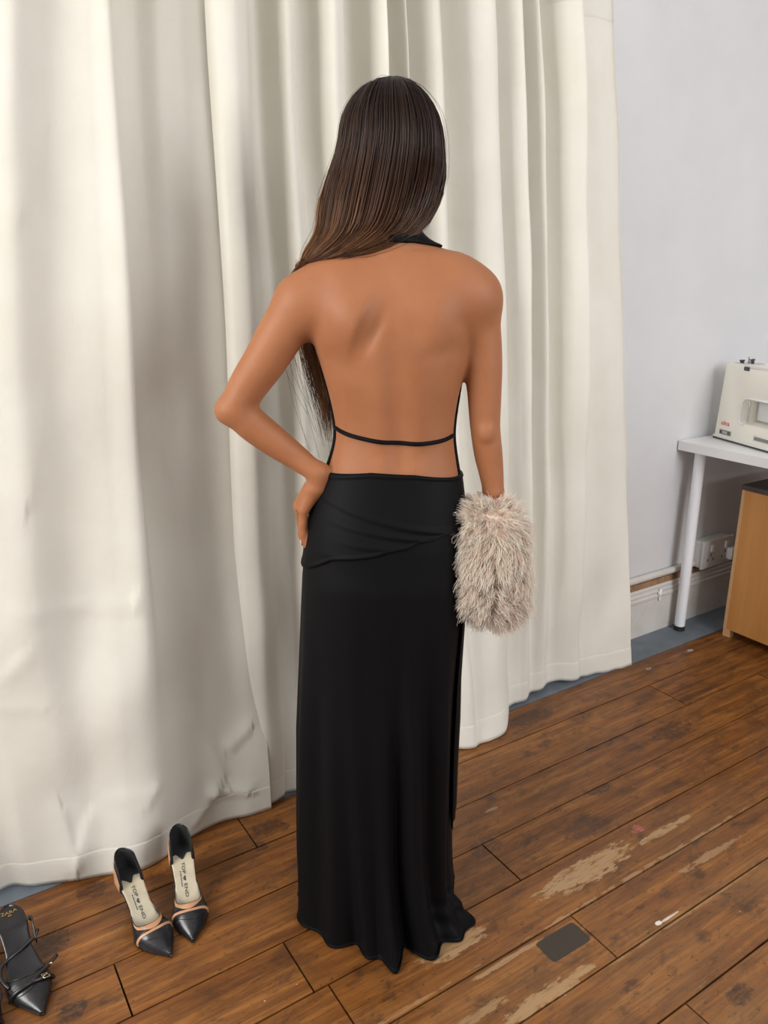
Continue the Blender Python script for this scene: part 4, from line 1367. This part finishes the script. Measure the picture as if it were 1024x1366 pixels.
# ------------------------------------------------------------------ fur bag round the hanging hand
bc = P3(656, 745, 1.412)
bag = empty('fur_bag', (bc[0], bc[1], P3(658, 838, 1.41)[2]), 'fluffy beige fur bag held in the lowered hand', 'bag')
Q = Field((bc[0] - 0.13, 1.30, bc[2] - 0.19), (bc[0] + 0.13, 1.62, bc[2] + 0.20), 0.004)
tp_, bt_ = P3(655, 680, 1.405), P3(662, 806, 1.405)
for (x, y, Y, rx, ry, rz) in ((641, 700, 1.410, .030, .028, .036), (668, 702, 1.410, .030, .028, .036), (640, 742, 1.408, .030, .030, .04), (676, 743, 1.408, .030, .030, .04), (643, 786, 1.412, .030, .028, .034), (678, 782, 1.412, .030, .028, .036),
                              (660, 745, 1.405, .040, .030, .075), (650, 745, 1.512, .045, .016, .085), (640, 690, 1.512, .032, .016, .045), (663, 800, 1.455, .035, .06, .020)):
    Q.ell(P3(x, y, Y), (rx, ry, rz), 0.03)
qv, qf = Q.mesh(3)
core = build('lining', (qv, qf), M['furskin'], bag)
# fur: locks grow out of the skin, droop and swirl
tri = qv[qf]; ctr = tri.mean(1); nrm = np.cross(tri[:, 2] - tri[:, 0], tri[:, 3] - tri[:, 1]); ar = np.linalg.norm(nrm, axis=1); nrm /= ar[:, None] + 1e-12
gq = Q.grad(ctr); nrm = gq
NL, PERL = 3600, 8
pick = RNG.choice(len(ctr), NL, p=ar / ar.sum())
rootc, nc = ctr[pick], nrm[pick]
sw = np.array([mnoise.noise_vector(Vector(p * 14)) for p in rootc]); sw2 = np.array([mnoise.noise_vector(Vector(p * 45 + 9)) for p in rootc])
flow = np.array([0.0, 0.0, -0.75]) + 0.70 * sw + 0.38 * sw2
flow[:, 0] += 0.30 * np.sign(rootc[:, 0] - bc[0])
flow[:, 2] += 0.55 * np.clip((rootc[:, 2] - bc[2] - 0.05) / 0.05, 0, 1)
tipc = rootc + nc * RNG.uniform(0.010, 0.021, NL)[:, None] + flow * RNG.uniform(0.022, 0.036, NL)[:, None]
rt = np.repeat(rootc, PERL, 0) + RNG.normal(0, 0.0050, (NL * PERL, 3)); tip = np.repeat(tipc, PERL, 0) + RNG.normal(0, 0.0048, (NL * PERL, 3))
nn_ = np.repeat(nc, PERL, 0)
mid_ = rt * 0.5 + tip * 0.5 + nn_ * 0.006 + RNG.normal(0, 0.0016, (NL * PERL, 3))
FP = np.transpose(catmull(np.stack([rt - nn_ * 0.004, mid_, tip]), 6), (1, 0, 2))
rad = np.full(FP.shape[:2], 0.00050) * np.linspace(1.1, 0.4, 6)[None]
ton = np.repeat(RNG.normal(0, 0.07, NL), PERL) + RNG.normal(0, 0.05, NL * PERL)
c_r, c_t = np.array([0.95, 0.76, 0.63]), np.array([0.985, 0.875, 0.775])
tin = c_r + (c_t - c_r) * np.linspace(0, 1, 6)[None, :, None] ** 0.7
tin = np.clip(tin * (1 + ton[:, None, None]), 0, 0.95)
low = np.clip((bc[2] - 0.07 - rt[:, 2]) / 0.06, 0, 1)[:, None, None]
tin = tin * (1 - 0.35 * low) + np.array([0.90, 0.78, 0.72]) * 0.35 * low
V, F, C = strands(FP, rad, tin)
fur = build('fur', (V, F), M['fur'], bag, tint=C, label='long tufted beige fur'); fur['kind'] = 'stuff'

# ------------------------------------------------------------------ shoes
class Shoe:
    def __init__(self, heel, toe, hh, wscale=1.0, bend=0.0):
        self.h0 = np.array(heel, float); d = np.array(toe, float) - self.h0
        self.L = float(np.linalg.norm(d)); self.e = d / self.L; self.r = np.array([self.e[1], -self.e[0]])
        self.hh = hh; self.ws = wscale; self.bend = bend

    def w(self, t):
        return self.ws * np.interp(t, [0, .01, .03, .07, .13, .22, .32, .42, .52, .62, .70, .78, .86, .93, .98, 1.0], [.001, .0075, .0140, .0208, .0260, .0275, .0245, .0235, .0300, .0380, .0385, .0325, .0230, .0125, .0055, .003])

    def zs(self, t):
        t = np.asarray(t, float)
        u = np.clip((t - .20) / .44, 0, 1); u = u * u * (3 - 2 * u)
        return (self.hh - 0.02 * np.clip(t, 0, .2)) * (1 - u) + 0.0085 * u - 0.002 * np.clip((t - .64) / .36, 0, 1)

    def P(self, x, t, z):
        """lateral, length fraction, height -> world"""
        x = np.asarray(x, float); t = np.asarray(t, float); z = np.asarray(z, float)
        x = x + self.bend * np.clip((t - .45) / .55, 0, 1) ** 2
        u = t * self.L
        return np.stack(np.broadcast_arrays(self.h0[0] + self.e[0] * u + self.r[0] * x, self.h0[1] + self.e[1] * u + self.r[1] * x, z), -1)

    def insole(self, t0, t1, off, scale=0.97, nt=50, nv=13, edge=None, th=0.002):
        v = np.linspace(-1, 1, nv)
        G = []
        for i in range(nt):
            tv = t0 + (t1 - t0) * i / (nt - 1)
            if edge is not None:
                tv = t0 + (edge(v) - t0) * i / (nt - 1)
            tv = np.broadcast_to(tv, v.shape)
            G.append(self.P(self.w(tv) * scale * v, tv, self.zs(tv) + off + 0.0035 * v * v))
        return sheet(np.stack(G), th, (0, 0, 1))

    def outsole(self, th=0.0045, over=1.0, nt=60, nv=9):
        v = np.linspace(-1, 1, nv); t = np.linspace(0.0, 1.0, nt)
        G = np.stack([self.P(self.w(a) * over * v, a + 0 * v, np.maximum(self.zs(a) - 0.0005 + 0 * v, th)) for a in t])
        return sheet(G, th - 0.0006, (0, 0, 1))

    def vamp(self, a, v, off=0.0, side=.40, mid=.67, hmul=1.0):
        a = np.asarray(a, float); v = np.asarray(v, float)
        ca = np.cos(a)
        t0 = side + (mid - side) * np.clip(ca, 0, 1) ** 1.1
        t = t0 + (1 - t0) * v
        h = hmul * np.interp(t, [.40, .50, .60, .68, .76, .86, .94, 1.0], [.020, .030, .035, .038, .034, .023, .014, .009])
        x = (self.w(t) * 1.05 + off) * np.sin(a); z = self.zs(t) - 0.004 + (h + off) * np.clip(ca, 0, 1) ** .75
        return self.P(x, t + off * 0.3, np.maximum(z, 0.001))

    def vampsheet(self, a0, a1, va, vb, na=40, nv=24, off=0.0, th=0.0014, **kw):
        a = np.radians(np.linspace(a0, a1, na))
        lo = va(a) if callable(va) else np.full(na, va); hi = vb(a) if callable(vb) else np.full(na, vb)
        G = np.stack([self.vamp(a, lo + (hi - lo) * q, off, **kw) for q in np.linspace(0, 1, nv)])
        return sheet(G, th, (0, 0, 1))

    def heel(self, w0=0.021, l0=0.024, w1=0.0052, l1=0.0052, tc=0.085):
        R = []
        zz = [self.hh - 0.004, self.hh * .82, self.hh * .62, self.hh * .4, self.hh * .2, 0.006, 0.0]
        kk = [1.0, .72, .46, .24, .09, 0.0, 0.0]
        a = np.linspace(0, 2 * np.pi, 18, endpoint=False)
        for z, k_ in zip(zz, kk):
            wr, lr = w1 + (w0 - w1) * k_, l1 + (l0 - l1) * k_
            R.append(self.P(wr * np.cos(a), tc + (lr * np.sin(a) + 0.004 * (1 - k_)) / self.L, z + 0 * a))
        V = np.concatenate(R); n_ = len(a)
        F = [list(q) for q in gridfaces(len(R), n_, True)] + [list(range(n_)), [(len(R) - 1) * n_ + j for j in range(n_)]]
        return recalc((V, F))

    def counter(self, tend, hgt, off=0.0, f0=0.0, f1=1.0, z0=0.0, z1=1.0, n_=60, m=14, th=0.002):
        """wall round the heel; f runs from one side end over the back to the other"""
        f = np.linspace(f0, f1, n_)
        t = np.abs(2 * f - 1) ** 1.6 * tend; sg = np.sign(2 * f - 1)
        ramp_ = np.clip((1 - np.abs(2 * f - 1)) / 0.5, 0, 1)
        hz = hgt * (0.16 + 0.84 * np.sin(ramp_ * np.pi / 2) ** .8)
        G = []
        for q in np.linspace(z0, z1, m):
            x = sg * (self.w(t) * (1.04 - 0.26 * q * q + 0.10 * q) + off)
            back = -off / self.L * np.clip(1 - t / .08, 0, 1) - 0.012 * math.sin(q * 2.6) * np.clip(1 - t / .06, 0, 1)
            G.append(self.P(x, t + back, self.zs(t) - 0.004 + hz * q))
        c = self.P(0, tend * .5, 0)
        g = np.stack(G)
        return sheet(g, th, None)


def recalc_np(vf):
    v, f = vf
    return recalc((v, [list(q) for q in f]))


def heart(sz):
    a = np.linspace(0, 2 * np.pi, 28, endpoint=False)
    x = 16 * np.sin(a) ** 3; y = 13 * np.cos(a) - 5 * np.cos(2 * a) - 2 * np.cos(3 * a) - np.cos(4 * a)
    return np.stack([x, y, 0 * x], 1) * sz / 34, [list(range(28))[::-1]]


def pump(heel, toe, label, bend):
    S = Shoe(heel, toe, 0.086, 1.0, bend)
    root = empty('pump_shoe', (heel[0] * .5 + toe[0] * .5, heel[1] * .5 + toe[1] * .5, 0), label, 'shoe', 'pair of black and tan pumps')
    so_ = build('outsole', recalc_np(S.outsole()), M['leather'], root)
    ins = build('insole', recalc_np(S.insole(0.02, 0.80, 0.0015)), M['insole'], root, label='beige insole')
    # dark heel pad with a pointed heart-shaped edge
    ed = lambda v: .185 + .055 * np.exp(-(v / .22) ** 2) - .02 * np.exp(-((np.abs(v) - .5) / .2) ** 2)
    build('heel_pad', recalc_np(S.insole(0.012, 0.2, 0.0042, 1.0, 22, 25, ed)), M['lining'], ins)
    bb1 = build('heel', S.heel(), M['leather'], root)
    autosmooth(bb1, 50)
    ct = build('heel_counter', recalc_np(S.counter(.275, .060)), M['leather'], root)
    build('counter_lining', recalc_np(S.counter(.262, .057, -0.0022)), M['lining'], ct)
    build('tan_panel', recalc_np(S.counter(.275, .060, 0.0016, .60, .97, .04, .74)), M['tan'], ct)
    vp_ = build('vamp', recalc_np(S.vampsheet(-89, 89, 0.0, 1.0, 46, 34)), M['leather'], root, label='shiny black pointed toe')
    dg = lambda a: np.degrees(a)
    leaf = lambda a: 0.012 + 0.17 * np.clip(1 - ((dg(a) - 5) / 58) ** 2, 0.02, 1)
    build('tan_trim', recalc_np(S.vampsheet(-53, 63, 0.004, leaf, 36, 6, 0.0012)), M['tan'], vp_)
    cen = lambda a: 0.20 + 0.26 * np.abs((dg(a) - 2) / 80) ** 1.6
    build('tan_trim', recalc_np(S.vampsheet(-80, 84, lambda a: cen(a) - 0.005, lambda a: cen(a) + 0.075 - 0.03 * np.abs(dg(a) / 84), 40, 5, 0.0013)), M['tan'], vp_)
    V, F = tube(S.vamp(np.radians(np.linspace(-86, 86, 40)), np.full(40, .47), 0.0006), 0.0009, 6); build('toe_stitching', (V, F), M['leather'], vp_)
    lr_ = np.radians(np.linspace(-88, 88, 50)); V, F = tube(S.vamp(lr_, np.zeros(50), 0.0002), 0.0012, 6); build('topline', (V, F), M['leather'], vp_)

    def onins(V, tc, xoff=0.0):
        t = tc + V[:, 0] / S.L; x = -V[:, 1] + xoff
        return S.P(x, t, S.zs(t) + 0.0029 + 0.0035 * (x / (S.w(t) * .97)) ** 2 + V[:, 2])
    for txt, tc, sz, xo in (('TOP', .312, .0100, 0.001), ('END', .462, .0100, 0.001)):
        V, F = text_mesh(txt, sz, 0.0002)
        build('lettering', (onins(V, tc, xo), F), M['print'], ins, smooth=False)
    # a line of print too small to read
    bars = join(*[boxv(-.012 + .0034 * j, -.0098 + .0034 * j + .0006 * (j % 2), -.0009, .0009, 0, .0003) for j in range(7)])
    build('fine_print', (onins(bars[0], .387, .0085), bars[1]), M['print'], ins, smooth=False)
    V, F = heart(.0080); build('heart_print', (onins(V + np.array([0, 0, .0003]), .385, 0.001) if False else onins(np.stack([V[:, 0], V[:, 1], V[:, 2] + .0003], 1), .385, 0.001), F), M['print'], ins, smooth=False)
    return root


def slingback(heel, toe, label, bend, mirror=1):
    S = Shoe(heel, toe, 0.066, 1.06, bend)
    root = empty('slingback_shoe', (heel[0] * .5 + toe[0] * .5, heel[1] * .5 + toe[1] * .5, 0), label, 'shoe', 'pair of black slingbacks')
    m_ = mirror
    build('outsole', recalc_np(S.outsole(0.0045, 1.03)), M['leather'], root)
    ins = build('insole', recalc_np(S.insole(0.0, 0.82, 0.0018, 1.0)), M['leather'], root)
    autosmooth(build('heel', S.heel(0.022, 0.026, 0.008, 0.008, 0.10), M['leather'], root), 50)
    vp_ = build('vamp', recalc_np(S.vampsheet(-89, 89, 0.0, 1.0, 46, 34, side=.56, mid=.70, hmul=.88)), M['leather'], root)
    kw = dict(side=.56, mid=.70, hmul=.88)
    build('toe_cap', recalc_np(S.vampsheet(-88, 88, lambda a: .30 + .16 * np.abs(np.sin(a + m_ * .35)), 1.0, 40, 20, 0.0012, **kw)), M['leather'], vp_)
    lr_ = np.radians(np.linspace(-88, 88, 50)); V, F = tube(S.vamp(lr_, np.zeros(50), 0.0002, **kw), 0.0016, 6); build('topline', (V, F), M['leather'], vp_)
    for (aa, vv_) in ((np.linspace(86, -86, 40), np.interp(np.linspace(0, 1, 40), [0, .5, 1], [.46, .24, .36])), (np.linspace(14, -104, 40), np.interp(np.linspace(0, 1, 40), [0, .5, 1], [.26, .10, .02]))):
        pth = S.vamp(np.radians(aa) * m_, vv_, 0.0032, **kw)
        if aa[-1] < -95:
            pth[-6:] = pth[-7] + np.linspace(.15, 1, 6)[:, None] * np.array([-S.r[0] * .022 * m_ - S.e[0] * .012, -S.r[1] * .022 * m_ - S.e[1] * .012, 0.004])
        st_ = build('strap', tube(pth, 0.0040, 8), M['leather'], vp_)
        c = pth[29]; tg = pth[31] - pth[27]; tg /= np.linalg.norm(tg); nr_ = np.array([0.0, 0, 1]) - tg * tg[2]; nr_ /= np.linalg.norm(nr_); sd = np.cross(tg, nr_)
        loop = [c + nr_ * 0.0022 + tg * a_ * .0065 + sd * b_ * .0062 for a_, b_ in ((-1, -1), (1, -1), (1, 1), (-1, 1), (-1, -1), (-1, -.9))]
        dense = np.concatenate([np.linspace(loop[i], loop[i + 1], 6)[:-1] for i in range(4)] + [[loop[4]]])
        bk = build('buckle', tube(dense, 0.0011, 6), M['brass'], root, label='small pale gold buckle')
        build('buckle_prong', tube(np.array([c + nr_ * .003 - tg * .006, c + nr_ * .0042, c + nr_ * .003 + tg * .006]), 0.0008, 6), M['brass'], bk)
    # sling strap lying across the insole, its ends looping out at both sides
    z = lambda t, h: float(S.zs(t)) + h
    w = lambda q: q * m_
    pts = [S.P(w(.036), .70, z(.70, .018)), S.P(w(.043), .63, z(.63, .020)), S.P(w(.044), .57, z(.57, .020)), S.P(w(.038), .50, z(.5, .014)), S.P(w(.022), .455, z(.455, .009)), S.P(w(0.0), .43, z(.43, .008)), S.P(w(-.022), .405, z(.405, .010)), S.P(w(-.036), .385, z(.385, .012)), S.P(w(-.042), .36, z(.36, .012))]
    build('sling_strap', tube(catmull(pts, 60), 0.0038, 8), M['leather'], root)
    pts = [S.P(w(-.036), .42, z(.42, .010)), S.P(w(-.037), .34, z(.34, .012)), S.P(w(-.038), .27, z(.27, .010)), S.P(w(-.034), .235, z(.235, .006))]
    pp = catmull(pts, 30)
    build('side_tab', ribbon(pp, (0, 0, 1), (S.r[0], S.r[1], 0), 0.013, 0.003), M['leather'], root)
    for txt, tc, sz in (('ZARA', .085, .0125),):
        V, F = text_mesh(txt, sz, 0.0002)
        x = -V[:, 0]; t = tc - V[:, 1] / S.L
        build('lettering', (S.P(x, t, S.zs(t) + 0.0030 + 0.0035 * (x / S.w(t)) ** 2 + V[:, 2]), F), M['gold'], ins, smooth=False)
    bars = join(boxv(-.0032, -.0006, -.0016, .0016, 0, .0003), boxv(.0006, .0030, -.0016, .0016, 0, .0003))
    V = bars[0]; t = .118 - V[:, 1] / S.L
    build('size_print', (S.P(-V[:, 0], t, S.zs(t) + .0030 + V[:, 2]), bars[1]), M['gold'], ins, smooth=False)
    return root


pump((-0.600, 1.443), (-0.455, 1.279), 'black pointed pump with tan trim standing closer to the slingback shoe', -0.006)
pump((-0.489, 1.525), (-0.407, 1.321), 'black pointed pump with tan trim standing closer to the trailing dress', 0.006)
slingback((-0.822, 1.352), (-0.672, 1.143), 'black pointed slingback shoe with two gold buckles beside the pumps', -0.008, 1)
slingback((-0.888, 1.288), (-0.727, 1.050), 'black pointed slingback shoe, only its toe edge showing past its buckled partner', 0.008, -1)
